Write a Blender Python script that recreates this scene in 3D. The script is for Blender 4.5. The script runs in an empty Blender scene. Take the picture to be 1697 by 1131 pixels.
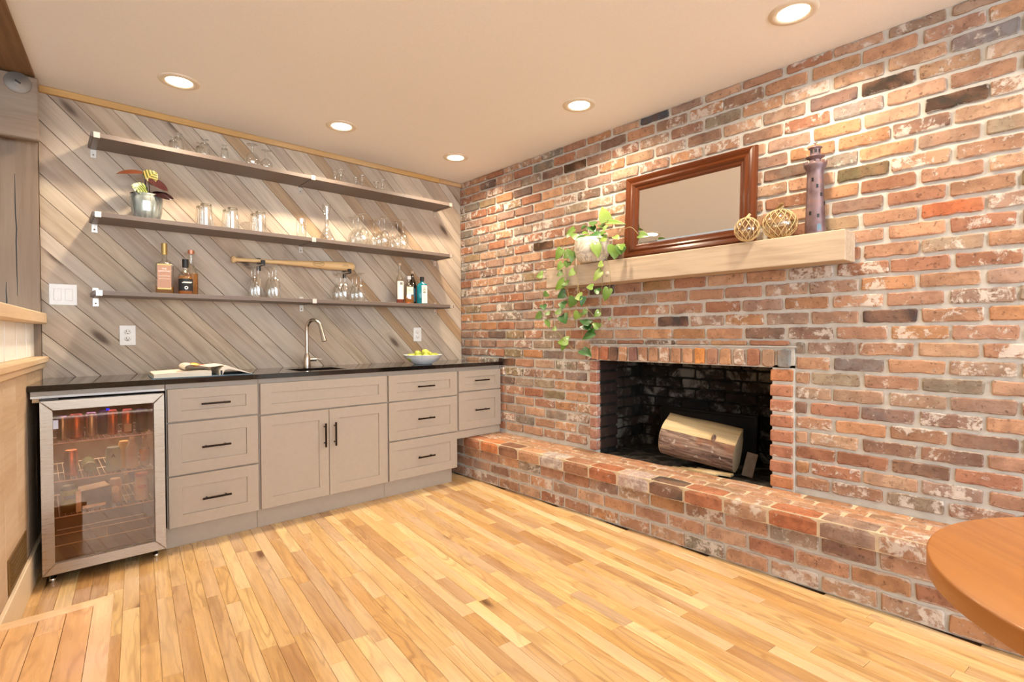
import bpy, math, random
from mathutils import Vector, Matrix, noise as mnoise
R = math.radians
PI = math.pi
scene = bpy.context.scene
C = scene.collection
random.seed(7)

# ------------------------------------------------------------------ camera, world, exposure
def setup_camera():
    yaw, pitch, roll, f = 0.7365, -0.013, -0.0059, 863.9
    fw = Vector((math.sin(yaw)*math.cos(pitch), math.cos(yaw)*math.cos(pitch), math.sin(pitch)))
    r = Vector((math.cos(yaw), -math.sin(yaw), 0)); u = r.cross(fw)
    r2 = r*math.cos(roll)+u*math.sin(roll); u2 = -r*math.sin(roll)+u*math.cos(roll)
    cd = bpy.data.cameras.new('camera'); co = bpy.data.objects.new('camera', cd); C.objects.link(co)
    m = Matrix((r2, u2, -fw)).transposed().to_4x4(); m.translation = Vector((-2.8132, -3.7747, 1.1364))
    co.matrix_world = m
    cd.sensor_width = 36; cd.lens = f/1697*36; cd.clip_start = .02
    scene.camera = co
setup_camera()
w = bpy.data.worlds.new('world'); scene.world = w; w.use_nodes = True
w.node_tree.nodes['Background'].inputs[0].default_value = (0.80, 0.90, 1.0, 1)
w.node_tree.nodes['Background'].inputs[1].default_value = 7.5
scene.view_settings.view_transform = 'Standard'
scene.view_settings.look = 'None'
scene.view_settings.gamma = 1
scene.view_settings.use_curve_mapping = False
scene.view_settings.exposure = 0.3
LAMP_POWER = 12.0
LAMP_COLOR = (1.0, 0.82, 0.60)
ROOM_H = 2.483

# ------------------------------------------------------------------ helpers
def lin(c):
    return tuple((x/12.92 if x <= .04045 else ((x+.055)/1.055)**2.4) for x in [v/255 for v in c])+(1.0,)

class MB:
    """collects shapes into one mesh"""
    def __init__(s): s.v = []; s.f = []; s.sm = []
    def add(s, vs, fs, smooth=False, M=None):
        o = len(s.v)
        s.v += [tuple(M @ Vector(p)) if M else tuple(p) for p in vs]
        s.f += [tuple(i+o for i in f) for f in fs]; s.sm += [smooth]*len(fs); return s
    def box(s, x0, x1, y0, y1, z0, z1, b=0.0, M=None):
        if b <= 0:
            vs = [(x, y, z) for z in (z0, z1) for y in (y0, y1) for x in (x0, x1)]
            fs = [(0,2,3,1),(4,5,7,6),(0,1,5,4),(2,6,7,3),(0,4,6,2),(1,3,7,5)]
            return s.add(vs, fs, False, M)
        b = min(b, (x1-x0)*.49, (y1-y0)*.49, (z1-z0)*.49)
        vs = []; idx = {}
        X = (x0, x1); Y = (y0, y1); Z = (z0, z1)
        for i in range(2):
            for j in range(2):
                for k in range(2):
                    for a in range(3):   # a: axis on which the vertex touches the face
                        p = [X[i]+(b if i == 0 else -b), Y[j]+(b if j == 0 else -b), Z[k]+(b if k == 0 else -b)]
                        p[a] = (X[i], Y[j], Z[k])[a]
                        idx[i,j,k,a] = len(vs); vs.append(tuple(p))
        fs = []
        for a in range(3):
            o1, o2 = [(1,2),(2,0),(0,1)][a]
            for sgn in (0, 1):
                q = []
                for (m, n) in ((0,0),(1,0),(1,1),(0,1)):
                    t = [0,0,0]; t[a] = sgn; t[o1] = m; t[o2] = n; q.append(idx[t[0],t[1],t[2],a])
                fs.append(tuple(q if sgn else q[::-1]))
        for a in range(3):
            o1, o2 = [(1,2),(2,0),(0,1)][a]
            for m in (0,1):
                for n in (0,1):
                    def g(e, ax):
                        t = [0,0,0]; t[a] = e; t[o1] = m; t[o2] = n; return idx[t[0],t[1],t[2],ax]
                    q = (g(0,o1), g(1,o1), g(1,o2), g(0,o2))
                    fs.append(q if (m != n) else q[::-1])
        for i in range(2):
            for j in range(2):
                for k in range(2):
                    q = (idx[i,j,k,0], idx[i,j,k,1], idx[i,j,k,2])
                    fs.append(q if (i+j+k) % 2 == 1 else q[::-1])
        return s.add(vs, fs, False, M)
    def lathe(s, prof, n=24, M=None, smooth=True, cap0=False, cap1=False, ripple=None):
        vs = []
        for (r, z) in prof:
            for i in range(n):
                a = 2*PI*i/n; rr = r*(1+(ripple(a, z) if ripple else 0))
                vs.append((rr*math.cos(a), rr*math.sin(a), z))
        fs = []
        for k in range(len(prof)-1):
            for i in range(n):
                j = (i+1) % n
                fs.append((k*n+i, k*n+j, (k+1)*n+j, (k+1)*n+i))
        s.add(vs, fs, smooth, M)
        if cap0: s.add([vs[i] for i in range(n)], [tuple(range(n))[::-1]], False, M)
        if cap1: s.add(vs[-n:], [tuple(range(n))], False, M)
        return s
    def tube(s, pts, r, n=8, caps=True, M=None):
        pts = [Vector(p) for p in pts]; rs = r if isinstance(r, (list, tuple)) else [r]*len(pts)
        vs = []; prev = None
        for i, p in enumerate(pts):
            t = (pts[min(i+1, len(pts)-1)]-pts[max(i-1, 0)]).normalized()
            if prev is None:
                a = Vector((0,0,1)) if abs(t.z) < .9 else Vector((1,0,0)); u = t.cross(a).normalized()
            else:
                u = (prev-t*prev.dot(t)); u = u.normalized() if u.length > 1e-6 else t.orthogonal().normalized()
            prev = u; v = t.cross(u)
            for k in range(n):
                a = 2*PI*k/n; vs.append(tuple(p+(u*math.cos(a)+v*math.sin(a))*rs[i]))
        fs = [(i*n+k, i*n+(k+1) % n, (i+1)*n+(k+1) % n, (i+1)*n+k) for i in range(len(pts)-1) for k in range(n)]
        s.add(vs, fs, True, M)
        if caps:
            s.add(vs[:n], [tuple(range(n))[::-1]], False, M); s.add(vs[-n:], [tuple(range(n))], False, M)
        return s
    def prism(s, poly, z0, z1, M=None, smooth=False):
        n = len(poly)
        vs = [(x, y, z0) for x, y in poly]+[(x, y, z1) for x, y in poly]
        fs = [tuple(range(n))[::-1], tuple(range(n, 2*n))]
        s.add(vs, fs, False, M)
        s.add(vs, [(i, (i+1) % n, n+(i+1) % n, n+i) for i in range(n)], smooth, M)
        return s
    def sphere(s, c, rx, ry=None, rz=None, n=14, m=9, M=None):
        ry = ry or rx; rz = rz or rx; vs = [(c[0], c[1], c[2]-rz)]
        for k in range(1, m):
            t = PI*k/m
            for i in range(n):
                a = 2*PI*i/n
                vs.append((c[0]+rx*math.sin(t)*math.cos(a), c[1]+ry*math.sin(t)*math.sin(a), c[2]-rz*math.cos(t)))
        vs.append((c[0], c[1], c[2]+rz)); fs = []
        for i in range(n):
            j = (i+1) % n
            fs.append((0, 1+j, 1+i))
            for k in range(m-2): fs.append((1+k*n+i, 1+k*n+j, 1+(k+1)*n+j, 1+(k+1)*n+i))
            fs.append((1+(m-2)*n+i, 1+(m-2)*n+j, len(vs)-1))
        return s.add(vs, fs, True, M)
    def mesh(s, name, mat=None):
        me = bpy.data.meshes.new(name); me.from_pydata(s.v, [], s.f)
        me.polygons.foreach_set('use_smooth', s.sm)
        if mat: me.materials.append(mat)
        me.update(); return me
    def build(s, name, mat, parent=None, loc=None, rot=None, **props):
        return link(name, s.mesh(name, mat), parent, loc, rot, **props)

def link(name, me, parent=None, loc=None, rot=None, **props):
    o = bpy.data.objects.new(name, me); C.objects.link(o)
    if parent: o.parent = parent
    if loc is not None: o.location = loc
    if rot is not None: o.rotation_euler = rot
    for k, v in props.items(): o[k] = v
    return o
def tag(o, label=None, cat=None, group=None, kind=None):
    if label: o['label'] = label
    if cat: o['category'] = cat
    if group: o['group'] = group
    if kind: o['kind'] = kind
    return o
def thing(name, label, cat, loc=(0,0,0), rotz=0.0, group=None, kind=None):
    o = bpy.data.objects.new(name, None); C.objects.link(o); o.empty_display_size = .05
    o.location = loc; o.rotation_euler = (0, 0, rotz)
    return tag(o, label, cat, group, kind)
def struct(name, mb, mat, loc=None, rot=None, label=None):
    o = mb.build(name, mat, None, loc, rot); o['kind'] = 'structure'
    if label: o['label'] = label
    return o
CH = {}
def copy_tree(o, parent=None, kids=None):
    c = o.copy(); C.objects.link(c)
    if parent: c.parent = parent
    for ch in [x for x in C.objects if x.parent == o]: copy_tree(ch, c)
    return c
def text_mesh(name, body, size, mat, parent, M, align='CENTER', extrude=0.0002, sx=1.0):
    cu = bpy.data.curves.new(name, 'FONT'); cu.body = body; cu.size = size; cu.align_x = align; cu.align_y = 'CENTER'
    cu.extrude = extrude; cu.resolution_u = 2
    t = bpy.data.objects.new(name+'_tmp', cu); C.objects.link(t)
    dg = bpy.context.evaluated_depsgraph_get(); dg.update()
    me = bpy.data.meshes.new_from_object(t.evaluated_get(dg)); bpy.data.objects.remove(t)
    me.name = name; me.materials.clear(); me.materials.append(mat)
    me.transform(M @ Matrix.Diagonal((sx, 1, 1, 1)))
    return link(name, me, parent)

# ------------------------------------------------------------------ materials
class NT:
    def __init__(s, name):
        m = bpy.data.materials.new(name); m.use_nodes = True; s.m = m; s.t = m.node_tree; s.t.nodes.clear()
        s.out = s.n('ShaderNodeOutputMaterial')
    def n(s, typ, **kw):
        nd = s.t.nodes.new(typ)
        for k, v in kw.items(): setattr(nd, k, v)
        return nd
    def l(s, a, b): s.t.links.new(a, b)
    def inp(s, nd, key, val):
        if hasattr(val, 'is_output') or isinstance(val, bpy.types.NodeSocket): s.l(val, nd.inputs[key])
        else: nd.inputs[key].default_value = val
    def math(s, op, a, b=0.0, c=None, clamp=False):
        nd = s.n('ShaderNodeMath', operation=op, use_clamp=clamp); s.inp(nd, 0, a); s.inp(nd, 1, b)
        if c is not None: s.inp(nd, 2, c)
        return nd.outputs[0]
    def vmath(s, op, a, b):
        nd = s.n('ShaderNodeVectorMath', operation=op); s.inp(nd, 0, a); s.inp(nd, 1, b); return nd.outputs[0]
    def mapr(s, v, a, b, c=0.0, d=1.0, smooth=True):
        nd = s.n('ShaderNodeMapRange', interpolation_type='SMOOTHSTEP' if smooth else 'LINEAR')
        s.inp(nd, 0, v); nd.inputs[1].default_value = a; nd.inputs[2].default_value = b
        s.inp(nd, 3, c); s.inp(nd, 4, d); return nd.outputs[0]
    def mix(s, f, a, b, blend='MIX'):
        nd = s.n('ShaderNodeMix', data_type='RGBA', blend_type=blend); s.inp(nd, 0, f); s.inp(nd, 6, a); s.inp(nd, 7, b)
        return nd.outputs[2]
    def noise(s, vec, scale, detail=4, rough=.55, dist=0.0, out=0):
        nd = s.n('ShaderNodeTexNoise'); s.l(vec, nd.inputs['Vector'])
        nd.inputs['Scale'].default_value = scale; nd.inputs['Detail'].default_value = detail
        nd.inputs['Roughness'].default_value = rough; nd.inputs['Distortion'].default_value = dist
        return nd.outputs[out]
    def voro(s, vec, scale, feat='F1', out='Distance'):
        nd = s.n('ShaderNodeTexVoronoi', feature=feat); s.l(vec, nd.inputs['Vector']); nd.inputs['Scale'].default_value = scale
        return nd.outputs[out]
    def ramp(s, v, stops, interp='LINEAR'):
        nd = s.n('ShaderNodeValToRGB'); nd.color_ramp.interpolation = interp; e = nd.color_ramp.elements
        while len(e) < len(stops): e.new(.5)
        for el, (p, c) in zip(e, stops): el.position = p; el.color = c
        s.l(v, nd.inputs[0]); return nd.outputs[0]
    def bsdf(s, color, rough=.5, metal=0.0, bump=None, bstr=.3, bdist=.002, **kw):
        p = s.n('ShaderNodeBsdfPrincipled'); s.inp(p, 'Base Color', color); s.inp(p, 'Roughness', rough); s.inp(p, 'Metallic', metal)
        for k, v in kw.items(): s.inp(p, k.replace('_', ' '), v)
        if bump is not None:
            b = s.n('ShaderNodeBump'); b.inputs['Strength'].default_value = bstr; b.inputs['Distance'].default_value = bdist
            s.l(bump, b.inputs['Height']); s.l(b.outputs[0], p.inputs['Normal'])
        s.l(p.outputs[0], s.out.inputs[0]); return p
    def coords(s, stuff=False, seed=0.0):
        tc = s.n('ShaderNodeTexCoord').outputs['Object']
        if stuff == 'none': rnd = s.n('ShaderNodeObjectInfo').outputs['Random']
        elif stuff: rnd = s.n('ShaderNodeNewGeometry').outputs['Random Per Island']
        else: rnd = s.n('ShaderNodeObjectInfo').outputs['Random']
        off = s.n('ShaderNodeCombineXYZ'); s.inp(off, 0, s.math('MULTIPLY', rnd, 37.1)); s.inp(off, 1, s.math('MULTIPLY', rnd, 91.7)); s.inp(off, 2, s.math('MULTIPLY', rnd, 53.3))
        return s.vmath('ADD', tc, off.outputs[0]), rnd
def plain(name, rgb, rough=.5, metal=0.0, nscale=0, bstr=.15, var=0.0, **kw):
    t = NT(name); tc = t.n('ShaderNodeTexCoord').outputs['Object']
    col = lin(rgb); bump = None
    nz = t.noise(tc, nscale or 40, 4)
    v = var if var else 0.06
    c = t.mix(nz, tuple(x*(1-v) for x in col[:3])+(1,), tuple(min(1, x*(1+v)) for x in col[:3])+(1,))
    if nscale: bump = nz
    t.bsdf(c, rough, metal, bump, bstr, .001, **kw); return t.m
def emis(name, rgb, strength):
    t = NT(name); e = t.n('ShaderNodeEmission'); e.inputs[0].default_value = lin(rgb); e.inputs[1].default_value = strength
    t.l(e.outputs[0], t.out.inputs[0]); return t.m
def thinglass(name, tint=(250,252,250), gloss=1.0, rough=0.02, ior=1.5, edge=0.0, base=0.0, gcol=(1,1,1,1)):
    t = NT(name)
    tr = t.n('ShaderNodeBsdfTransparent')
    gl = t.n('ShaderNodeBsdfGlossy'); gl.inputs['Roughness'].default_value = rough
    gl.inputs[0].default_value = gcol
    lw = t.n('ShaderNodeLayerWeight'); lw.inputs[0].default_value = .5
    r0 = ((ior-1)/(ior+1))**2
    fr = t.math('MULTIPLY_ADD', t.math('POWER', lw.outputs['Facing'], 5.0), 1-r0, r0)
    tr.inputs[0].default_value = lin(tint)
    if edge > 0:
        t.l(t.mix(t.math('POWER', lw.outputs['Facing'], 2.2), lin(tint), tuple(x*(1-edge) for x in lin(tint)[:3])+(1,)), tr.inputs[0])
    mx = t.n('ShaderNodeMixShader')
    fac = t.math('ADD', t.math('MULTIPLY', fr, gloss, clamp=True), base, clamp=True)
    t.l(fac, mx.inputs[0]); t.l(tr.outputs[0], mx.inputs[1]); t.l(gl.outputs[0], mx.inputs[2])
    t.l(mx.outputs[0], t.out.inputs[0]); return t.m
def woodmat(name, stops, stuff=False, rough=.4, grain=.35, ring=.25, knots=.0, gscale=1.0, stain=0.0, staincol=(120,110,105), bstr=.15, rrange=1.0, coat=0.0, dark=(90,55,30), flat='z', spec=.5, light=.28):
    t = NT(name); vec, rnd = t.coords(stuff)
    mp = t.n('ShaderNodeMapping'); t.l(vec, mp.inputs[0]); mp.inputs['Scale'].default_value = (1.6*gscale, 26*gscale, 26*gscale)
    g = t.noise(mp.outputs[0], 2.2, 6, .62, .35)
    mp2 = t.n('ShaderNodeMapping'); t.l(vec, mp2.inputs[0]); mp2.inputs['Scale'].default_value = (1.3*gscale, 9*gscale, 9*gscale)
    lf = t.noise(mp2.outputs[0], 1.1, 2, .5, .4)
    rg = t.math('SINE', t.math('MULTIPLY', lf, 62.0)); rg = t.math('MULTIPLY_ADD', rg, .5, .5)
    rg = t.math('POWER', rg, 3.0)
    base = t.ramp(rnd, stops)
    gm = t.mapr(g, .38, .68, 0, grain)
    dk = lin(dark)
    c = t.mix(gm, base, t.mix(.5, base, dk))
    c = t.mix(t.math('MULTIPLY', rg, t.mapr(lf, .35, .65, 0, ring)), c, t.mix(.55, base, dk))
    bl = t.noise(mp2.outputs[0], .6, 2)
    c = t.mix(t.mapr(bl, .4, .7, 0, light), c, t.mix(.65, base, (1,.93,.8,1)))
    if stain > 0:
        st = t.noise(mp2.outputs[0], .45, 5, .6, .5)
        c = t.mix(t.mapr(st, .5, .72, 0, stain), c, lin(staincol))
    if knots > 0:
        mk = t.n('ShaderNodeMapping'); t.l(vec, mk.inputs[0]); mk.inputs['Scale'].default_value = (2.2, 0 if flat == 'y' else 6.5, 0 if flat == 'z' else 6.5)
        wob = t.n('ShaderNodeMix', data_type='VECTOR'); wob.inputs[0].default_value = .06
        t.l(mk.outputs[0], wob.inputs[4]); t.l(t.noise(mk.outputs[0], 3, 2, out=1), wob.inputs[5])
        vd = t.voro(wob.outputs[1], 1.0); vc = t.voro(wob.outputs[1], 1.0, out='Color')
        sep = t.n('ShaderNodeSeparateColor'); t.l(vc, sep.inputs[0])
        pick = t.mapr(sep.outputs[0], 1-knots-.02, 1-knots, 0, 1)
        k = t.math('MULTIPLY', t.mapr(vd, .05, .17, 1, 0), pick)
        halo = t.math('MULTIPLY', t.mapr(vd, .1, .38, .45, 0), pick)
        c = t.mix(halo, c, t.mix(.6, base, dk)); c = t.mix(t.math('MULTIPLY', k, .85), c, tuple(x*.55 for x in dk[:3])+(1,))
    t.bsdf(c, t.mapr(g, .3, .7, rough, rough+.12), 0, g, bstr, .0012, Coat_Weight=coat, Coat_Roughness=.12, Specular_IOR_Level=spec); return t.m

def brickmat(name, stuff=False, soot=0.0, warm=1.0, jamb=False, edge=True):
    t = NT(name); vec, rnd = t.coords(stuff)
    if stuff:
        base = t.ramp(rnd, BRICK_STOPS, 'CONSTANT')
        amt = t.math('FRACT', t.math('MULTIPLY', rnd, 17.3))
    else:
        oi = t.n('ShaderNodeObjectInfo'); base = oi.outputs['Color']; amt = oi.outputs['Alpha']
    n1 = t.noise(vec, 16, 6, .62); n2 = t.noise(vec, 60, 5, .6); n3 = t.noise(vec, 5.5, 4, .55, .6); n4 = t.noise(vec, 17, 7, .72, .35)
    c = t.mix(t.mapr(n1, .38, .62, 0, .75), base, t.mix(.55, base, lin((98,62,48))))
    c = t.mix(t.mapr(n3, .42, .66, 0, .6), c, t.mix(.5, base, lin((196,146,116))))
    c = t.mix(t.mapr(n2, .56, .70, 0, .6), c, lin((66,46,40)))
    # whitewash / lime left on the faces
    th = t.math('SUBTRACT', .725, t.math('MULTIPLY', amt, .22))
    wm = t.math('SUBTRACT', t.math('MULTIPLY_ADD', n2, .22, n4), th)
    wmask = t.mapr(wm, .05, .16, 0, .8)
    c = t.mix(wmask, c, lin((218,208,198)))
    if edge and not stuff and soot == 0:
        sp_ = t.n('ShaderNodeSeparateXYZ'); t.l(t.n('ShaderNodeTexCoord').outputs['Object'], sp_.inputs[0])
        ex = t.math('MULTIPLY', t.math('SUBTRACT', t.math('ABSOLUTE', sp_.outputs[0]), .094), 110.0)
        ez = t.math('MULTIPLY', t.math('SUBTRACT', t.math('ABSOLUTE', sp_.outputs[2]), .0235), 200.0)
        em = t.math('MULTIPLY_ADD', t.math('SUBTRACT', n4, .56), 9.0, t.math('MAXIMUM', ex, ez))
        c = t.mix(t.mapr(em, 0, .6, 0, t.math('MULTIPLY_ADD', amt, .5, .25)), c, lin((206,198,188)))
    if soot > 0:
        c = t.mix(soot, c, lin((9,9,10)))
        wc = t.n('ShaderNodeNewGeometry').outputs['Position']; s2 = t.noise(wc, 5.0, 6, .66, .5)
        c = t.mix(t.mapr(s2, .50, .62, 0, .85), c, lin((128,124,116)))
    h = t.math('ADD', t.math('MULTIPLY', n1, 1.0), t.math('MULTIPLY', n2, .35)); h = t.math('ADD', h, t.math('MULTIPLY', wmask, .35))
    if jamb:
        sx = t.n('ShaderNodeSeparateXYZ'); t.l(t.n('ShaderNodeTexCoord').outputs['Object'], sx.inputs[0])
        c = t.mix(t.mapr(t.math('MULTIPLY_ADD', n1, .03, sx.outputs[0]), -.078, -.056, 0, .93), c, lin((16,15,14)))
    t.bsdf(c, .88, 0, h, .8, .006, Specular_IOR_Level=.25); return t.m

PAL = [((176,132,112),24), ((190,152,130),18), ((168,114,92),13), ((164,136,126),14), ((140,110,100),8), ((186,134,98),7), ((158,142,132),6),
       ((138,132,126),3), ((116,98,94),3), ((142,128,104),3), ((198,148,118),9), ((64,58,54),1)]
PAL_L = [lin(c)[:3] for c, _w in PAL]; PAL_W = [w_ for _c, w_ in PAL]
def brick_stops():
    out = []; p = 0; tot = sum(PAL_W[:-1])
    order = [3,0,1,6,2,0,4,1,5,8,3,7,10,2,9]
    for i, k in enumerate(order): out.append((i/len(order), (PAL_L[k][0]*.92, PAL_L[k][1]*.95, PAL_L[k][2]*.88, 1.0)))
    return out
BRICK_STOPS = brick_stops()
def pick_brick(rg):
    c = Vector(rg.choices(PAL_L, PAL_W)[0]); k = rg.uniform(.92, 1.22); c = c*k; lu = (c.x+c.y+c.z)/3; c = c*.84+Vector((lu, lu, lu))*.16
    return (min(1, c.x*rg.uniform(.97, 1.03)*.95), c.y*.95, c.z*rg.uniform(.93, 1.04)*.84, rg.random()**1.2)

m_brick = brickmat('brick_face'); m_brick_s = brickmat('brick_rest', True)
m_soot = brickmat('sooty_brick', False, .86); m_jamb = brickmat('jamb_brick', jamb=True, edge=False); m_nose = brickmat('nosing_brick', edge=False)
def mortarmat(name, rgb, v=(150,140,130)):
    t = NT(name); tc = t.n('ShaderNodeTexCoord').outputs['Object']
    n1 = t.noise(tc, 14, 6, .6); n2 = t.noise(tc, 120, 4)
    c = t.mix(t.mapr(n1, .4, .7, 0, .6), lin(rgb), lin(v)); h = t.math('ADD', n1, t.math('MULTIPLY', n2, .4))
    t.bsdf(c, .95, 0, h, .6, .004, Specular_IOR_Level=.2); return t.m
m_mortar = mortarmat('mortar', (206,202,194), (184,178,170)); m_mortar_h = mortarmat('hearth_mortar', (214,196,168), (184,164,136))
m_sootwall = mortarmat('sooty_mortar', (24,24,23), (60,58,54))
m_ceil = plain('ceiling_paint', (243,240,236), .9, 0, 130, .25)
m_white = plain('white_paint', (246,246,244), .55)
m_farwall = plain('far_wall_paint', (222,222,218), .8)
FL = [(0, lin((220,180,118))), (.14, lin((190,148,98))), (.26, lin((228,192,130))), (.4, lin((206,162,102))), (.52, lin((236,206,148))), (.64, lin((214,172,114))), (.76, lin((222,184,122))), (.85, lin((180,134,84))), (.93, lin((230,196,134))), (1, lin((166,116,70)))]
m_floor = woodmat('oak_plank', FL, False, .25, .6, .85, .14, 1.0, coat=.25, bstr=.06, dark=(118,72,38))
m_floor_s = woodmat('oak_plank_rest', FL, True, .25, .6, .85, .14, 1.0, coat=.25, bstr=.06, dark=(118,72,38))
m_step = woodmat('oak_step', [(0, lin((226,176,116))), (.5, lin((232,190,136))), (1, lin((216,162,100)))], False, .25, .35, .7, .02, 1.0, coat=.3, bstr=.06, dark=(140,84,40))
BW = [(0, lin((196,180,162))), (.2, lin((180,160,140))), (.35, lin((206,192,174))), (.5, lin((194,174,148))), (.65, lin((178,160,142))), (.75, lin((204,180,148))), (.88, lin((190,176,162))), (1, lin((178,146,110)))]
m_nosing = woodmat('oak_nosing', [(0, lin((238,206,164))), (1, lin((232,196,150)))], False, .25, .3, .4, 0, 1.0, coat=.3, bstr=.05, dark=(150,96,50))
m_plank = woodmat('weathered_plank', BW, False, .62, .65, .4, .65, .7, stain=.5, staincol=(164,152,144), bstr=.3, dark=(104,80,62), flat='y')
m_wains = woodmat('wainscot_board', [(0, lin((206,180,150))), (1, lin((192,166,138)))], False, .6, .35, .25, 0, .8, dark=(140,112,84))
m_sill = woodmat('pale_fir', [(0, lin((222,194,158))), (1, lin((214,184,146)))], False, .5, .3, .2, 0, .8, dark=(160,120,80))
m_post = woodmat('grey_post_wood', [(0, lin((138,119,102))), (1, lin((128,109,93)))], False, .7, .45, .3, 0, .8, stain=.4, staincol=(120,108,104), dark=(84,64,50), light=.15)
m_beam = woodmat('brown_beam_wood', [(0, lin((130,96,60))), (1, lin((120,86,52)))], False, .7, .5, .3, 0, .8, dark=(70,46,26), light=.08)
m_trim = woodmat('fir_trim', [(0, lin((186,136,70))), (1, lin((200,156,92)))], False, .45, .3, .3, .03, .8, dark=(120,74,30))
m_mantel = woodmat('mantel_wood', [(0, lin((196,176,152))), (1, lin((196,176,152)))], False, .65, .5, .45, .3, .8, stain=.2, bstr=.3, dark=(122,96,76), flat='y')
m_table = woodmat('table_veneer', [(0, lin((190,124,56))), (1, lin((190,124,56)))], False, .34, .55, .35, 0, .35, coat=.15, bstr=.03, dark=(120,64,24), light=.10)
m_frame = woodmat('mirror_frame_wood', [(0, lin((98,46,14))), (1, lin((84,38,10)))], False, .20, .5, .25, 0, .9, coat=.04, bstr=.05, dark=(48,22,8), spec=.22, light=.02)
m_bat = woodmat('ash_bat', [(0, lin((226,190,136))), (1, lin((226,190,136)))], False, .35, .25, .2, 0, 1.0, dark=(170,120,66), bstr=.03)
m_log_in = woodmat('split_log_face', [(0, lin((206,182,136))), (1, lin((206,182,136)))], False, .85, .6, .35, 0, 1.4, dark=(150,110,66), bstr=.6)
m_cab = plain('cabinet_paint', (172,160,146), .42)
m_shelf = plain('shelf_laminate', (108,95,88), .45, 0, 60, .04)
m_pull = plain('bronze_pull', (38,26,20), .35, .8)
m_counter = None
t = NT('polished_black_stone'); tc = t.n('ShaderNodeTexCoord').outputs['Object']
nz = t.noise(tc, 260, 3); t.bsdf(t.ramp(nz, [(0, lin((14,12,11))), (.6, lin((26,22,20))), (.72, lin((60,52,46)))]), .055, 0, Specular_IOR_Level=.75); m_counter = t.m
t = NT('brushed_steel'); tc = t.n('ShaderNodeTexCoord').outputs['Object']
mp = t.n('ShaderNodeMapping'); t.l(tc, mp.inputs[0]); mp.inputs['Scale'].default_value = (4, 4, 220)
nz = t.noise(mp.outputs[0], 3, 3); t.bsdf(lin((164,152,138)), t.mapr(nz, .3, .7, .26, .38), 1.0, nz, .05, .0005); m_steel = t.m
m_nickel = plain('brushed_nickel', (196,188,178), .26, 1.0)
m_bracket = plain('satin_bracket', (216,210,200), .35, .7)
m_black = plain('black_plastic', (18,18,18), .45)
m_iron = plain('black_iron', (22,22,24), .5, .6, 60, .2)
m_chrome = plain('chrome', (220,220,220), .12, 1.0)
m_dark = plain('dark_interior', (30,30,32), .6)
m_liner = plain('cooler_liner', (86,68,56), .55)
m_plate = plain('white_plastic', (244,243,240), .4)
m_slot = plain('outlet_slot', (40,38,36), .5)
m_brass = plain('old_brass_grille', (140,112,66), .4, .7)
m_glass = thinglass('drinking_glass', (250,251,250), 2.4, .05, 1.5, .30, .07)
m_glass_d = thinglass('thick_glass_base', (238,236,230), 2.2, .06, 1.5, .45, .10)
m_doorglass = thinglass('cooler_door_glass', (226,206,186), .8, .03, 1.5, 0, .04, (1, .84, .68, 1))
t = NT('silvered_mirror'); t.bsdf((.93,.94,.93,1), .008, 1.0); m_mirror = t.m
m_lens = emis('lamp_lens', (255,236,200), 14)
m_trimring = plain('lamp_trim', (226,214,196), .5)
m_can = plain('lamp_can', (235,225,205), .4)
m_blue = emis('blue_led', (40,40,255), 3.0)
m_ink = plain('dark_ink', (44,34,26), .6)

# ------------------------------------------------------------------ the room shell
H = ROOM_H
LW = lambda y, off=0.0: -2.797+off+.1125*y        # the left wall stands a little askew
struct('ceiling', MB().box(-7, .4, -7.2, .4, H, H+.1), m_ceil)
struct('wall_far', MB().box(-7.1, -7, -7.2, .4, 0, H), m_farwall)
fl = struct('floor', MB().box(-7, .25, -7.2, .4, -.06, -.012), plain('subfloor', (150,112,70), .6))
struct('wall_rear', MB().box(-7.1, .4, -7.3, -7.2, 0, .75).box(-7.1, .4, -7.3, -7.2, 2.35, H).box(-3.1, -2.8, -7.3, -7.2, .75, 2.35), plain('tan_wall_paint', (196,170,138), .8))

struct('wall_back_left', MB().box(-7, -3.3, .4, .5, 0, H), m_farwall)
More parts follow.
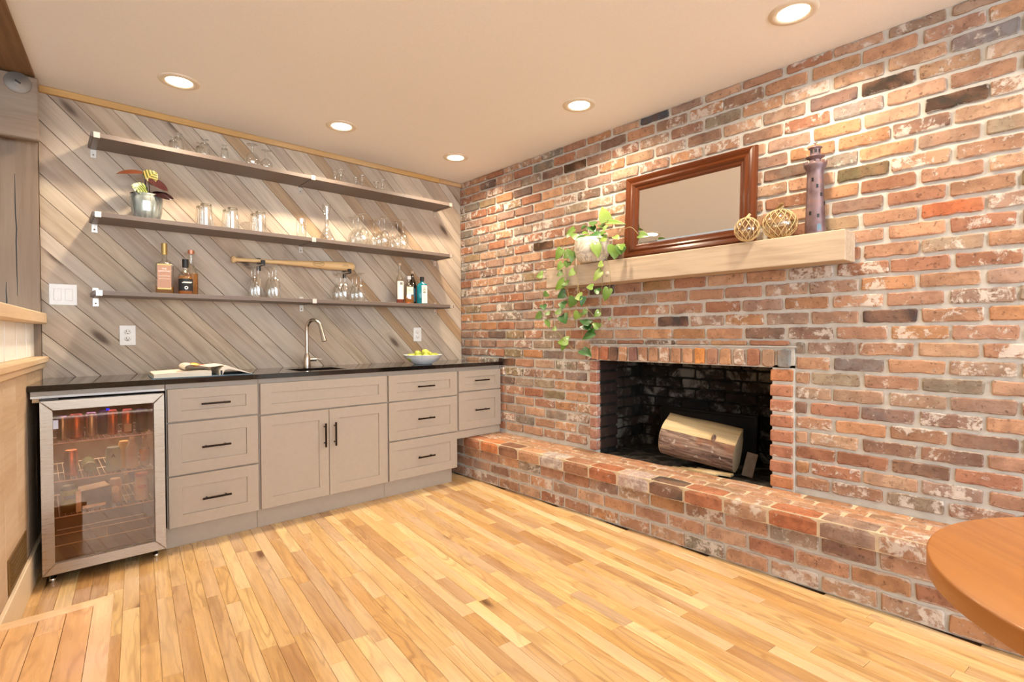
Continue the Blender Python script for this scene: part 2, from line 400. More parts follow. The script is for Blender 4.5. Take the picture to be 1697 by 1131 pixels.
# floor planks: parallel to the left wall
BA = math.atan2(1, -(-.1125))   # direction (.1125, 1)
ud = Vector((.1125, 1, 0)).normalized(); nd_ = Vector((1, -.1125, 0)).normalized()
CAMP = Vector((-2.8132, -3.7747, 1.1364)); FWD = Vector((.6716, .7407, 0))
def floor_planks():
    rg = random.Random(3); pitch = .0585; pieces = []
    for k in range(-20, 60):
        c0 = -2.434+pitch*k; s = -5.0+rg.uniform(-.4, 0)
        while s < .4:
            L = rg.choice([.28, .4, .5, .62, .75, .9, 1.1])*rg.uniform(.85, 1.15); e = s+L
            # clip at the left wall line, hearth face and back
            a, b = s, min(e, .25)
            s = e
            mid = ud*((a+b)/2)+nd_*(c0+pitch/2)
            def P_(q): return ud*q+nd_*(c0+pitch/2)
            # shorten until both ends lie within the room
            ok = True
            while b-a > .04 and (P_(b).y > -.02): b -= .02
            while b-a > .04 and (P_(b).x > -.285): b -= .02
            if P_(a).x > -.285 or P_(b).x > -.28 or b-a <= .05: continue
            if P_(a).x < LW(P_(a).y)-.06 and P_(a).y > -2.2: continue
            if P_(a).x < -4.2: continue
            m = P_((a+b)/2); 
            pieces.append((a, b, c0, m))
    def score(p):
        best = -1
        for q in (p[0], (p[0]+p[1])/2, p[1]):
            m = ud*q+nd_*(p[2]+.03); d = m-Vector((CAMP.x, CAMP.y, 0)); z = d.dot(FWD)
            if z < .9: continue
            px = 848+864*(d.dot(Vector((.7408,-.6717,0))))/z; py = 558+864*1.136/z
            if -60 < px < 1757 and py < 1200: best = max(best, (p[1]-p[0])*.0585/z**3)
        return best
    pieces.sort(key=score, reverse=True)
    vis = pieces
    base = {}
    rest = MB(); n = 0
    ang = math.atan2(ud.y, ud.x)
    for (a, b, c0, m) in vis:
        L = b-a; g = .0004; dz = rg.uniform(-.0004, .0004)
        if n < 300 and score((a, b, c0, m)) > 0:
            mb = MB().box(-L/2+g, L/2-g, -pitch/2+g, pitch/2-g, -.011, dz, .0009)
            mb.build('plank', m_floor, fl, (m.x, m.y, 0), (0, 0, ang)); n += 1
        else:
            la = (a+b)/2; cy = c0+pitch/2
            rest.box(la-L/2+g, la+L/2-g, -cy-pitch/2+g, -cy+pitch/2-g, -.011, dz, .0009)
    rest.build('plank_rest', m_floor_s, fl, (0, 0, 0), (0, 0, ang), kind='stuff')
floor_planks()

# back wall: diagonal boards
wb = struct('wall_back', MB().box(-3.3, .1, .022, .14, 0, H), plain('wall_core', (70,58,48), .9))
def clip(poly, f):
    out = []
    for i in range(len(poly)):
        p, q = poly[i], poly[(i+1) % len(poly)]; a, b = f(p), f(q)
        if a >= 0: out.append(p)
        if a*b < 0: t_ = a/(a-b); out.append((p[0]+(q[0]-p[0])*t_, p[1]+(q[1]-p[1])*t_))
    return out
JD = [-2.05,-1.94,-1.77,-1.66,-1.49,-1.38,-1.21,-1.107,-.937,-.825,-.655,-.545,-.369,-.26,-.09,.018,.188,.31,.475,.58,.745,.857,1.03,1.141,1.31,1.41,1.59,1.682,1.863,1.97,2.15,2.242,2.42,2.53]
def diagonal_boards():
    rg = random.Random(11); sl = .98; nn = math.sqrt(1+sl*sl); a = math.atan2(1, sl)  # board runs along (sl,-1)/nn
    for d0, d1 in zip(JD[:-1], JD[1:]):
        g = rg.choice([.0006, .0009, .0016])
        poly = [(-2.803, .6), (-.003, .6), (-.003, 2.452), (-2.803, 2.452)]
        poly = clip(poly, lambda p: p[0]+sl*p[1]-d0-g); poly = clip(poly, lambda p: d1-g-p[0]-sl*p[1])
        if len(poly) < 3: continue
        cx = sum(p[0] for p in poly)/len(poly); cz = sum(p[1] for p in poly)/len(poly)
        # local frame: X along board, Z across
        ex = (sl/nn, -1/nn); ez = (1/nn, sl/nn)
        loc = [((p[0]-cx)*ex[0]+(p[1]-cz)*ex[1], (p[0]-cx)*ez[0]+(p[1]-cz)*ez[1]) for p in poly]
        mb = MB(); n = len(loc); k = .0010; dy = rg.uniform(0, .0012)
        def sc(p):
            l = math.hypot(*p); return (p[0]*(1-k/l*1.2), p[1]-math.copysign(k, p[1]) if abs(p[1]) > k else p[1])
        v = [(x, 0+dy+.0, z) for x, z in [sc(p) for p in loc]]+[(x, .0022+dy, z) for x, z in loc]+[(x, .0219, z) for x, z in loc]
        fs = [tuple(range(n))]
        for r_ in range(2): fs += [(r_*n+i, (r_+1)*n+i, (r_+1)*n+(i+1) % n, r_*n+(i+1) % n) for i in range(n)]
        mb.add(v, fs)
        ob = mb.build('plank', m_plank, wb, (cx, 0, cz), (0, math.atan2(1, sl), 0))
diagonal_boards()
MB().box(-1.28, 1.28, -.02, 0, 0, .037, .003).build('trim_1', m_trim, None, (-1.52, 0, H-.038), kind='structure')
MB().box(-.115, .115, -.018, 0, 0, .034, .003).build('trim_2', m_trim, None, (-.12, 0, H-.036), kind='structure')

# left side: post, beam end, beam, half wall with balusters
po = thing('corner_post', 'grey weathered timber post in the corner left of the shelves', 'post', (-2.97, 0, 0))
MB().box(-1.1, 1.1, -.055, .02, -.30, .165, .006).build('post_timber', m_post, po, (0, 0, 1.07+.06), (0, R(90), 0))
# cracks in the timber
mb = MB(); 
for (x, z0, z1, wd_) in ((.075, 1.35, 1.98, .0022), (.035, 1.02, 1.42, .0028)):
    pts = []; 
    rg = random.Random(int(z1*10)); n = 9
    left = []; right = []
    for i in range(n+1):
        t_ = i/n; ww = wd_*math.sin(PI*min(1, t_*.9+.05))+.0006; xx = x+rg.uniform(-.002, .002); zz = z0+(z1-z0)*t_
        left.append((xx-ww, zz)); right.append((xx+ww, zz))
    vs = [(p[0], -.0556, p[1]) for p in left]+[(p[0], -.0556, p[1]) for p in right]
    mb.add(vs, [(i, n+1+i, n+2+i, i+1) for i in range(n)])
mb.build('check_crack', m_slot, po)
be = thing('beam_end', 'timber beam end with round washer on top of the corner post', 'beam', (-2.97, -.12, 2.3))
MB().box(-.17, .17, -.16, .158, 0, .05, .006).build('beam_block', m_post, be, (0, 0, .0), (R(90), 0, 0))
MB().lathe([(0, .012), (.016, .012), (.018, .008), (.03, .008), (.034, .004), (.05, .004), (.053, 0)], 28).build('washer', plain('grey_washer', (140,134,128), .5, .6), be, (.094, -.05, .112), (R(90), 0, 0))
MB().box(-.012, .012, -.004, .004, .012, .016).build('bolt_slot', m_slot, be, (.094, -.05, .112), (R(90), R(30), 0))
cbm = MB(); 
def lwbox(mb, y0, y1, o0, o1, z0, z1, b=0.0):
    """box that follows the left wall: offsets o0..o1 from its face"""
    vs = [(LW(y, o), y, z) for z in (z0, z1) for y in (y0, y1) for o in (o0, o1)]
    return mb.add(vs, [(0,2,3,1),(4,5,7,6),(0,1,5,4),(2,6,7,3),(0,4,6,2),(1,3,7,5)])
def along_left(name, mat, y0, y1, o0, o1, z0, z1, b=.003, parent=None, **kw):
    """same as a local-frame bar, X running along the wall so the grain follows it"""
    L = (y1-y0)/2/math.cos(math.atan(.1125)); a = math.atan2(1, .1125)
    ym = (y0+y1)/2; mb = MB().box(-L, L, -o1, -o0, z0-(z0+z1)/2, z1-(z0+z1)/2, b)
    return mb.build(name, mat, parent, (LW(ym), ym, (z0+z1)/2), (0, 0, a), **kw)
along_left('ceiling_beam', m_beam, -5.2, -.13, -.4, .0, 2.466, 2.482, .002, label='dark brown rough timber board along the left edge of the ceiling', category='beam')
wl = thing('wall_left', None, None, (0,0,0), kind='structure')
along_left('wall_core', plain('half_wall_core', (120,100,80), .9), -3.0, -.06, -.12, -.012, 0, .985, 0, wl)
for i in range(12):
    y1 = -.06-.25*i; along_left('board', m_wains, y1-.2475, y1, -.012, 0, .0, .985, .0025, wl)
along_left('window_sill', m_sill, -3.0, -.06, -.13, .028, 1.003, 1.034, .005, wl)
along_left('sill_apron', m_sill, -3.0, -.06, -.01, .014, .975, 1.003, .003, wl)
rail = thing('stair_railing', 'pale wooden railing with white pickets on the left half wall', 'railing', (0,0,0))
along_left('handrail', m_sill, -3.0, -.06, -.10, .022, 1.205, 1.262, .006, rail)
for i in range(12):
    y1 = -.065-.2545*i; along_left('picket', m_white, max(y1-.232, -2.99), y1, -.052, -.03, 1.035, 1.205, .002, rail)
along_left('backing_rail', m_post, -3.0, -.06, -.085, -.060, 1.035, 1.205, .002, rail)
along_left('baseboard_left', plain('cream_trim', (226,208,180), .5), -1.345, -.07, 0.0005, .016, 0, .15, .003, None, kind='structure')
vg = thing('wall_vent', 'brass coloured vent grille low on the left half wall', 'vent', (0,0,0))
along_left('vent_plate', m_brass, -1.04, -.66, .001, .006, .155, .29, .001, vg)
for i in range(6): along_left('louver', m_brass, -1.01, -.69, .006, .009, .175+.017*i, .181+.017*i, .0008, vg)

# landing step at the lower left of the view
st = thing('landing_step', 'low oak landing step with mitred nosing in the lower left corner', 'step', (0,0,0))
def slab(name, mat, poly, z0, z1, parent, b=.002, ang=None):
    cx = sum(p[0] for p in poly)/len(poly); cy = sum(p[1] for p in poly)/len(poly); a = ang if ang is not None else 0
    ca, sa = math.cos(-a), math.sin(-a)
    pl = [((x-cx)*ca-(y-cy)*sa, (x-cx)*sa+(y-cy)*ca) for x, y in poly]
    n = len(pl); c_ = .0025
    top = [(x*(1-c_/max(.01, math.hypot(x, y))), y*(1-c_/max(.01, math.hypot(x, y))), 0) for x, y in pl]
    vs = [(x, y, z0-z1) for x, y in pl]+[(x, y, -c_) for x, y in pl]+top
    fs = [tuple(range(n))[::-1], tuple(range(2*n, 3*n))]+[(k*n+i, k*n+(i+1) % n, (k+1)*n+(i+1) % n, (k+1)*n+i) for k in range(2) for i in range(n)]
    MB().add(vs, fs).build(name, mat, parent, (cx, cy, z1), (0, 0, a))
xr = lambda y: -2.621+.1125*(y+1.347)     # right edge line
yb = -1.347
bang = math.atan2(1, .1125)
slab('nosing', m_nosing, [(LW(yb, .018), yb), (xr(yb), yb), (xr(yb-.055)-.055, yb-.055), (LW(yb-.055, .018), yb-.055)], .155, .178, st, ang=0)
slab('nosing', m_nosing, [(xr(yb), yb), (xr(-2.6), -2.6), (xr(-2.6)-.055, -2.6), (xr(yb-.055)-.055, yb-.055)], .155, .178, st, ang=bang)
for k in range(4):
    o0 = -.0562-.0725*k; o1 = o0-(.071 if k < 3 else .037); y1 = yb-.0562
    cuts = [-1.9-.17*((k*7) % 5), -2.6]
    if k == 1: cuts = [-1.52, -2.6]
    prev = y1
    for c_ in cuts:
        if c_ >= prev: continue
        slab('plank', m_step, [(xr(prev)+o1, prev), (xr(prev)+o0, prev), (xr(c_)+o0, c_), (xr(c_)+o1, c_)], .16, .1775, st, ang=bang)
        prev = c_-.0012
slab('riser', m_step, [(LW(yb-.02, .018), yb-.02), (xr(yb)-.02, yb-.02), (xr(-2.6)-.02, -2.6), (LW(-2.6, .018), -2.6)], 0.001, .155, st, ang=0)

# ------------------------------------------------------------------ bricks
def brick_mesh(L, Hh, D, seed, rough=1.0, n_side=5):
    """worn brick: face towards -Y, length X, height Z, open at the back"""
    rg = random.Random(seed); pts = []
    nx, nz = n_side, 1
    def jit(a): return rg.uniform(-a, a)*rough
    w2, h2 = L/2, Hh/2; cr = .006*rough
    top = [(-w2+cr+(L-2*cr)*i/nx, h2) for i in range(nx+1)]; bot = [(w2-cr-(L-2*cr)*i/nx, -h2) for i in range(nx+1)]
    pts = [(-w2, h2-cr)]+top+[(w2, h2-cr)]+[(w2, -h2+cr)]+bot+[(-w2, -h2+cr)]
    out = [(x+jit(.0022), z+jit(.0030)) for x, z in pts]
    n = len(out); b = .0045
    inn = [(x-math.copysign(min(b, abs(x)), x)+jit(.0012), z-math.copysign(b, z)+jit(.0012)) for x, z in out]
    v = [(x, -D+jit(.0008), z) for x, z in inn]+[(x, -D+b*.8, z) for x, z in out]+[(x, 0, z) for x, z in out]
    # outline above runs clockwise seen from -Y, so wind accordingly
    fs = [tuple(range(n))[::1]]
    for r_ in range(2): fs += [(r_*n+i, (r_+1)*n+i, (r_+1)*n+(i+1) % n, r_*n+(i+1) % n) for i in range(n)]
    return v, fs
def fix(me):
    import bmesh
    bm = bmesh.new(); bm.from_mesh(me); bmesh.ops.recalc_face_normals(bm, faces=bm.faces)
    bm.to_mesh(me); bm.free()
BM = {}
def brick(L, Hh, D, seed, mat):
    key = (round(L, 3), round(Hh, 3), round(D, 3), seed % 7, mat.name)
    if key not in BM:
        v, f = brick_mesh(L, Hh, D, hash((round(L*1000), round(Hh*1000), seed % 7)) & 0xffff)
        me = MB().add(v, f).mesh('brick', mat)
        for p in me.polygons: p.use_smooth = False
        BM[key] = me
    return BM[key]
YAWR = R(-90)
def face_right(y, z, x=0.0): return (x, y, z)

PITCH = .215; CZ0 = 1.0965; CP = .0741
wr = struct('wall_right', MB().box(.0035, .1, -7.2, -2.79, 0, H).box(.0035, .1, -1.49, .02, 0, H).box(.0035, .1, -2.79, -1.49, 1.055, H).box(.0035, .1, -2.79, -1.49, 0, .30), m_mortar)
special = [  # (y, z, colour, white amount)
    (X_[0], X_[1], X_[2], X_[3]) for X_ in [
    (-3.27, 1.20, (70,66,66), .1), (-3.29, .915, (66,66,64), .15), (-3.16, 1.87, (104,96,70), .0), (-2.93, 2.25, (116,102,100), .1), (-3.02, 2.17, (150,146,142), .5),
    (-1.02, 1.80, (60,46,30), 0), (-2.05, 1.19, (72,68,68), .1), (-1.99, 2.44, (74,80,86), .3), (-3.0, .99, (132,124,120), .3), (-.66, .905, (30,26,24), .2),
    (-3.56, 2.33, (140,138,140), .7), (-1.40, 2.33, (74,60,44), .1), (-1.62, 1.43, (96,82,80), .1), (-2.02, 1.40, (150,124,84), .1), (-3.48, 1.35, (206,130,84), .3),
    (-3.33, 1.66, (190,112,76), .05), (-2.0, 1.355, (116,96,90), .2), (-3.25, .79, (120,108,106), .3), (-1.2, .95, (120,114,110), .3), (-1.3, .86, (124,116,114), .5)]]
def wall_bricks():
    rg = random.Random(21); L = PITCH-.0150; Hh = CP-.0160; items = []
    k0 = -11
    for k in range(k0, 19):
        z = CZ0+CP*(k+.5)
        hh = Hh; zc = z
        if z+Hh/2 > H-.002:
            top = H-.003; bot = z-Hh/2; hh = top-bot; zc = (top+bot)/2
            if hh < .02: continue
        if z < .34: continue
        off = (k % 2)*PITCH/2+rg.uniform(-.012, .012)
        for j in range(-1, 21):
            yc = -.06-off-PITCH*j+rg.uniform(-.004, .004); l = L+rg.uniform(-.006, .003)
            a, b = yc-l/2, yc+l/2
            if b > -.004: b = -.004
            if b-a < .03: continue
            segs = [(a, b)]
            if zc < 1.095:      # the fireplace zone
                s2 = []
                for a_, b_ in segs:
                    if b_ <= -2.797 or a_ >= -1.487: s2.append((a_, b_))
                    else:
                        if b_ > -1.487+.03: s2.append((-1.487, b_))
                        if a_ < -2.797-.03: s2.append((a_, -2.797))
                segs = s2
            for a_, b_ in segs:
                if -.56 < (a_+b_)/2 and zc < .90 and (a_+b_)/2 > -.53: hid = True
                else: hid = False
                if b_-a_ < .03 or a_ < -4.5: continue
                items.append((a_, b_, zc, hh, hid))
    def score(it):
        y = (it[0]+it[1])/2; d = Vector((0, y, 0))-Vector((CAMP.x, CAMP.y, 0)); z = d.dot(FWD)
        if z < .5 or it[4]: return 0
        px = 848+864*d.dot(Vector((.7408,-.6717,0)))/z
        if px > 1730: return 0
        py = 558-864*(it[2]-1.136)/z
        if py < -15: return 0
        return (it[1]-it[0])*it[3]/z**3*(1 if True else 0)
    def is_special(it): return any(abs((it[0]+it[1])/2-s_[0]) < PITCH*.42 and abs(it[2]-s_[1]) < CP*.5 for s_ in special)
    items.sort(key=lambda it: score(it)+(1 if is_special(it) else 0), reverse=True)
    rest = MB(); n = 0
    for idx, (a, b, zc, hh, hid) in enumerate(items):
        y = (a+b)/2; lq = round((b-a)/.004)*.004; proud = rg.uniform(.0, .003); col = pick_brick(rg)
        sp = None
        for s_ in special:
            if abs(y-s_[0]) < PITCH*.42 and abs(zc-s_[1]) < CP*.5: sp = s_
        if sp: col = lin(sp[2])[:3]+(sp[3],)
        if idx < 299:
            me = brick(b-a if hh < Hh-.001 else lq, hh, .0125, int(rg.random()*1000), m_brick)
            o = link('brick', me, wr, (.0035-proud*.0, y, zc), (rg.uniform(-.003, .003), rg.uniform(-.004, .004), YAWR)); o.location.x -= proud-.0035
            o.color = col
        else:
            v, f = brick_mesh(b-a, hh, .0125, idx, 1.0, 3)
            M = Matrix.Translation((.0035-proud, y, zc)) @ Matrix.Rotation(YAWR, 4, 'Z')
            rest.add(v, f, False, M)
    rest.build('brick_rest', m_brick_s, wr, kind='stuff')
wall_bricks()

# ------------------------------------------------------------------ hearth bench
he = thing('hearth', 'raised brick hearth bench with rounded nosing along the brick wall', 'hearth', (0,0,0))
HT = .332
MB().box(-.292, -.002, -4.7, -.02, .001, HT-.010).build('mortar_bed', m_mortar, he)
MB().box(-.222, -.002, -4.7, -.02, HT-.0099, HT-.0035).build('top_mortar', m_mortar_h, he)
MB().box(-.326, -.0025, -4.7, -.02, HT-.082, HT-.005).build('nosing_mortar', m_mortar_h, he)
def hearth_bricks():
    rg = random.Random(5)
    # three courses below the nosing
    zs = [(.006, .080), (.092, .162), (.174, .246)]
    for r_, (z0, z1) in enumerate(zs):
        off = (r_ % 2)*.107+rg.uniform(-.01, .01); j = 0
        while True:
            yc = -.10-off-.2145*j; j += 1
            if yc < -4.6: break
            l = .201+rg.uniform(-.006, .004)
            me = brick(round(l/.004)*.004, z1-z0-rg.choice((0, .003)), .0105, int(rg.random()*99), m_brick)
            o = link('brick', me, he, (-.292, yc, (z0+z1)/2), (0, rg.uniform(-.01, .01), YAWR)); o.color = pick_brick(rg)
    # nosing: rounded stretcher bricks
    def nose_mesh(l, seed):
        r2 = random.Random(seed); prof = [(-.0, -.0), (-.098, 0), (-.104, .006), (-.105, .058), (-.100, .072), (-.086, .0805), (-.0, .081)]
        n = 5; vs = []; fs = []; m = len(prof)
        for i in range(n+1):
            x = -l/2+l*i/n; e = (i in (0, n))
            for (a, z) in prof:
                vs.append((x+(r2.uniform(-.001, .001)), a+(.004 if e else 0)*(a < -.01)+r2.uniform(-.001, .001), z+r2.uniform(-.0012, .0012)-(.003 if e and z > .05 else 0)))
        for i in range(n):
            for k in range(m-1): fs.append((i*m+k, i*m+k+1, (i+1)*m+k+1, (i+1)*m+k))
        fs.append(tuple(range(m))[::-1]); fs.append(tuple(n*m+k for k in range(m)))
        return MB().add(vs, fs).mesh('brick', m_nose)
    nm = [nose_mesh(.199, s_) for s_ in range(6)]
    for me in nm: fix(me)
    cols = [None]*30
    nosecol = {3: (204,130,84), 2: (168,112,84), 4: (140,104,84), 6: (190,178,172), 7: (166,122,96), 8: (176,114,82), 10: (84,76,70), 9: (190,174,170), 11: (178,118,88), 13: (182,116,82)}
    for j in range(22):
        yc = -.13-.2125*j
        o = link('brick', rg.choice(nm), he, (-.2275, yc, HT-.081), (0, 0, YAWR)); c = pick_brick(rg)
        if j in nosecol: c = lin(nosecol[j])[:3]+((.8 if j in (6, 9) else .25),)
        o.color = c
    # three rows of flat bricks on top
    for r_ in range(3):
        x0 = -.222+.0735*r_; off = (r_ % 2)*.105+rg.uniform(-.02, .02)
        for j in range(-1, 22):
            yc = -.16-off-.2135*j+rg.uniform(-.004, .004)
            if yc > -.12 or yc < -4.6: continue
            me = brick(.196, .060, .010, int(rg.random()*99), m_brick)
            # face up: local -Y -> +Z, length -> Y
            M = Matrix.Rotation(R(90), 4, 'Z') @ Matrix.Rotation(R(-90), 4, 'X')
            o = link('brick', me, he); o.matrix_local = Matrix.Translation((x0+.033, yc, HT-.008)) @ M
            c = pick_brick(rg); tn = lin((196,150,112)); o.color = (c[0]*.5+tn[0]*.5, c[1]*.5+tn[1]*.5, c[2]*.5+tn[2]*.5, c[3]*.6)
hearth_bricks()

# ------------------------------------------------------------------ fireplace
fp = thing('fireplace', 'open brick fireplace with soldier course lintel and sooty firebox', 'fireplace', (0,0,0))
FY0, FY1 = -1.545, -2.675     # opening edges
m_ash = mortarmat('ash_floor', (46,44,42), (120,114,106))
MB().box(.0, .62, -2.9, -1.35, .22, .30).build('firebox_floor', m_ash, fp)
MB().box(.60, .66, -2.9, -1.35, .30, 1.2).box(.012, .6, -1.48, -1.42, .30, 1.2).box(.012, .6, -2.82, -2.76, .30, 1.2).box(.012, .66, -2.9, -1.35, 1.0, 1.06).build('firebox_shell', m_sootwall, fp)
MB().box(-.012, .03, FY0+.010, -1.487, .30, .97).box(-.012, .03, -2.79, FY1-.010, .30, .97).box(-.012, .03, -2.79, -1.487, .957, 1.062).build('surround_mortar', m_mortar, fp)
MB().box(.03, .21, FY0+.010, -1.487, .30, .97).box(.03, .21, -2.79, FY1-.010, .30, .97).box(.03, .10, -2.79, -1.487, .957, 1.062).build('sooty_mortar', m_sootwall, fp)
def fireplace_bricks():
    rg = random.Random(9)
    # soldier course
    n = 17; y0, y1 = -1.497, -2.782; pw = (y0-y1)/n
    sc = {0: (196,140,110), 1: (190,120,90), 2: (70,60,56), 4: (140,104,98), 10: (214,146,84), 16: (128,134,134)}
    for i in range(n):
        yc = y0-pw*(i+.5); v, f = brick_mesh(pw-.017, .088, .024, 50+i, 1.2, 2)
        me = MB().add(v, f).mesh('brick', m_nose)
        o = link('brick', me, fp, (-.006, yc, 1.006), (0, rg.uniform(-.02, .02), YAWR)); c = pick_brick(rg)
        if i in sc: c = lin(sc[i])[:3]+(.3,)
        o.color = c
        # underside of the lintel
    # thin course above it
    for i in range(6):
        yc = -1.54-.215*i-.05; me = brick(.2, .024, .012, i, m_brick); o = link('brick', me, fp, (.002, yc, 1.082), (0, 0, YAWR)); o.color = pick_brick(rg)
    MB().box(-.02, .0, -2.80, -1.485, 1.060, 1.067, .002).build('mortar_ledge', m_mortar, fp)
    # jambs: header bricks, each block proud of the wall and reaching into the opening
    def block(l, d, h, seed):
        r2 = random.Random(seed); mb = MB().box(-l/2, l/2, -d/2, d/2, -h/2, h/2, .006)
        mb.v = [(x+r2.uniform(-.0012, .0012), y+r2.uniform(-.0012, .0012), z+r2.uniform(-.0012, .0012)) for x, y, z in mb.v]
        return mb.mesh('brick', m_jamb)
    nb = 8; hz = (.955-HT)/nb
    bl = [block(.24, .110, hz-.018, s_) for s_ in range(4)]; br = [block(.24, .060, hz-.016, 9+s_) for s_ in range(4)]
    for k in range(nb):
        zc = HT+hz*(k+.5)+.003
        o = link('brick', rg.choice(bl), fp, (.098, FY1-.055+rg.uniform(-.002, .002), zc)); o.color = (lin((190,130,92)) if k in (7, 0) else lin((176,122,98)))[:3]+(rg.random()*.6,)
        o = link('brick', rg.choice(br), fp, (.098, FY0+.030+rg.uniform(-.002, .002), zc)); o.color = lin(rg.choice([(178,132,116), (188,144,126), (168,120,104)]))[:3]+(rg.random()*.8,)
    # sooty bricks inside: back, left, right
    for k in range(9):
        zc = .335+.0741*k
        for j in range(7):
            yc = -1.50-(k % 2)*.107-.215*j
            if yc < -2.75: continue
            o = link('brick', brick(.2, .06, .010, int(rg.random()*90), m_soot), fp, (.599, yc, zc), (0, rg.uniform(-.02, .02), YAWR)); o.color = lin((80,76,72))[:3]+(.3+.6*rg.random(),)
        for j in range(3):
            xc = .30+(k % 2)*.1+.215*j-.04
            if xc > .56: continue
            # side walls: faces to -y (left wall of firebox seen from the room) and +y
            o = link('brick', brick(.2, .06, .010, int(rg.random()*90), m_soot), fp, (xc, -1.481, zc), (0, 0, 0)); o.color = lin((130,110,92))[:3]+(.6,)
            o = link('brick', brick(.2, .06, .010, int(rg.random()*90), m_soot), fp, (xc, -2.759, zc), (0, 0, R(180))); o.color = lin((80,76,72))[:3]+(.3,)
fireplace_bricks()
bp = thing('fireback', 'black square metal fireback plate standing behind the log', 'fireback', (.47, -2.06, .301))
MB().box(-.012, .012, -.33, .33, 0, .30, .003).build('back_panel', m_iron, bp, (0, 0, 0), (0, R(6), 0))
MB().box(-.018, .018, -.345, -.325, 0, .31, .002).box(-.018, .018, .325, .345, 0, .31, .002).box(-.018, .018, -.345, .345, .30, .318, .002).build('rim', m_iron, bp, (0, 0, 0), (0, R(6), 0))

# the split log
def barkmat():
    t = NT('log_bark'); tc = t.n('ShaderNodeTexCoord').outputs['Object']
    mp = t.n('ShaderNodeMapping'); t.l(tc, mp.inputs[0]); mp.inputs['Scale'].default_value = (3.2, 26, 26)
    n1 = t.noise(mp.outputs[0], 1.6, 7, .65, .8); n2 = t.noise(tc, 22, 5); n3 = t.noise(tc, 7, 3)
    c = t.ramp(n1, [(.34, lin((66,50,44))), (.48, lin((128,104,92))), (.62, lin((172,148,130)))])
    c = t.mix(t.mapr(n3, .5, .68, 0, .6), c, lin((140,92,64)))
    c = t.mix(t.mapr(n2, .63, .7, 0, .8), c, lin((190,178,166)))
    t.bsdf(c, .9, 0, n1, 1.0, .012); return t.m
m_bark = barkmat()
lg = thing('fire_log', 'large split log with brown bark and pale cut top face', 'log', (.14, -2.21, .478))
def log_part(poly, closed, L, seed, amp, nseg=14):
    mb = MB(); n = len(poly); vs = []
    for i in range(nseg+1):
        x = -L/2+L*i/nseg
        for (a, b) in poly:
            nn_ = mnoise.noise(Vector((x*6+seed, a*14, b*14)))*amp
            s_ = 1+nn_/.1*(1 if abs(x) < L*.49 else .8)
            xx = x+(mnoise.noise(Vector((a*20, b*20, seed)))*.008 if i in (0, nseg) else 0)
            vs.append((xx, a*s_, b*s_))
    m = n if closed else n-1
    fs = [(i*n+k, i*n+(k+1) % n, (i+1)*n+(k+1) % n, (i+1)*n+k) for i in range(nseg) for k in range(m)]
    mb.add(vs, fs, True); return mb, vs, n, nseg
# cross-section: Y away from viewer, Z up.  bark arc bulges to -Y
arc = []
a0, a1 = R(145), R(318)
for i in range(15):
    a = a0+(a1-a0)*i/14; arc.append((.112*math.cos(a)*1.02, .105*math.sin(a)*1.05-.015))
top_front = arc[0]; bot_back = arc[-1]; ridge = (.045, .128)
Lg = .435
mb, vs, n, ns = log_part(arc, False, Lg, 3.1, .006)
ROT = (R(0), R(0), R(-90))
tilt = (R(0), R(7.5), R(-79))
mb.build('bark', m_bark, lg, (0,0,0), tilt)
fc = [(top_front[0], top_front[1]), (-.078, .068), (-.04, .090), (.005, .108), ridge, (.07, .05), (.09, -.02), (bot_back[0], bot_back[1])]
mb2, vs2, n2, ns2 = log_part(fc, False, Lg, 8.2, .004)
# end caps
full = arc+fc[::-1][1:-1]
for sx in (-1, 1):
    cap = [(sx*(Lg/2-.001), a, b) for a, b in full]; mb2.add([(sx*Lg/2, 0, 0)]+cap, [(0, 1+i, 1+(i+1) % len(cap)) if sx > 0 else (0, 1+(i+1) % len(cap), 1+i) for i in range(len(cap))])
o = mb2.build('split_face', m_log_in, lg, (0,0,0), tilt)
MB().sphere((0,0,0), .022, .012, .026).build('knot', m_bark, lg, (-.062, -.115, .045))
ch = thing('kindling_chip', 'splintered pale wood chip lying under the log', 'wood chip', (.06, -2.17, .305))
mb = MB(); rg = random.Random(2)
for i in range(5): mb.box(-.15+.05*i, -.02+.07*i, -.018, .012+.004*i, .004*i-.003, .006+.005*i, .001, Matrix.Rotation(R(-90+rg.uniform(-6, 6)), 4, 'Z'))
mb.build('splinters', m_log_in, ch, (0, 0, .004))
gp = thing('grey_wood_scrap', 'thin grey board scrap leaning behind the right end of the log', 'wood scrap', (.215, -2.455, .302))
MB().box(-.008, .008, -.03, .03, 0, .14, .002).build('board', m_post, gp, (0, 0, 0), (R(12), R(18), R(20)))

# ------------------------------------------------------------------ mantel shelf and what stands on it
mt = thing('mantel_shelf', 'chunky pale weathered wood mantel beam on the brick wall', 'mantel', (-.0015, -2.125, 1.46))
MT = 1.598
MB().box(-.925, .925, -.147, 0, 0, MT-1.46, .003).build('beam', m_mantel, mt, (0, 0, 0), (0, 0, YAWR))
MB().lathe([(0, .004), (.013, .003), (.016, 0)], 16).build('wood_plug', plain('plug_wood', (214,198,180), .6), mt, (-.147, .39, .055), (0, R(-90), 0))
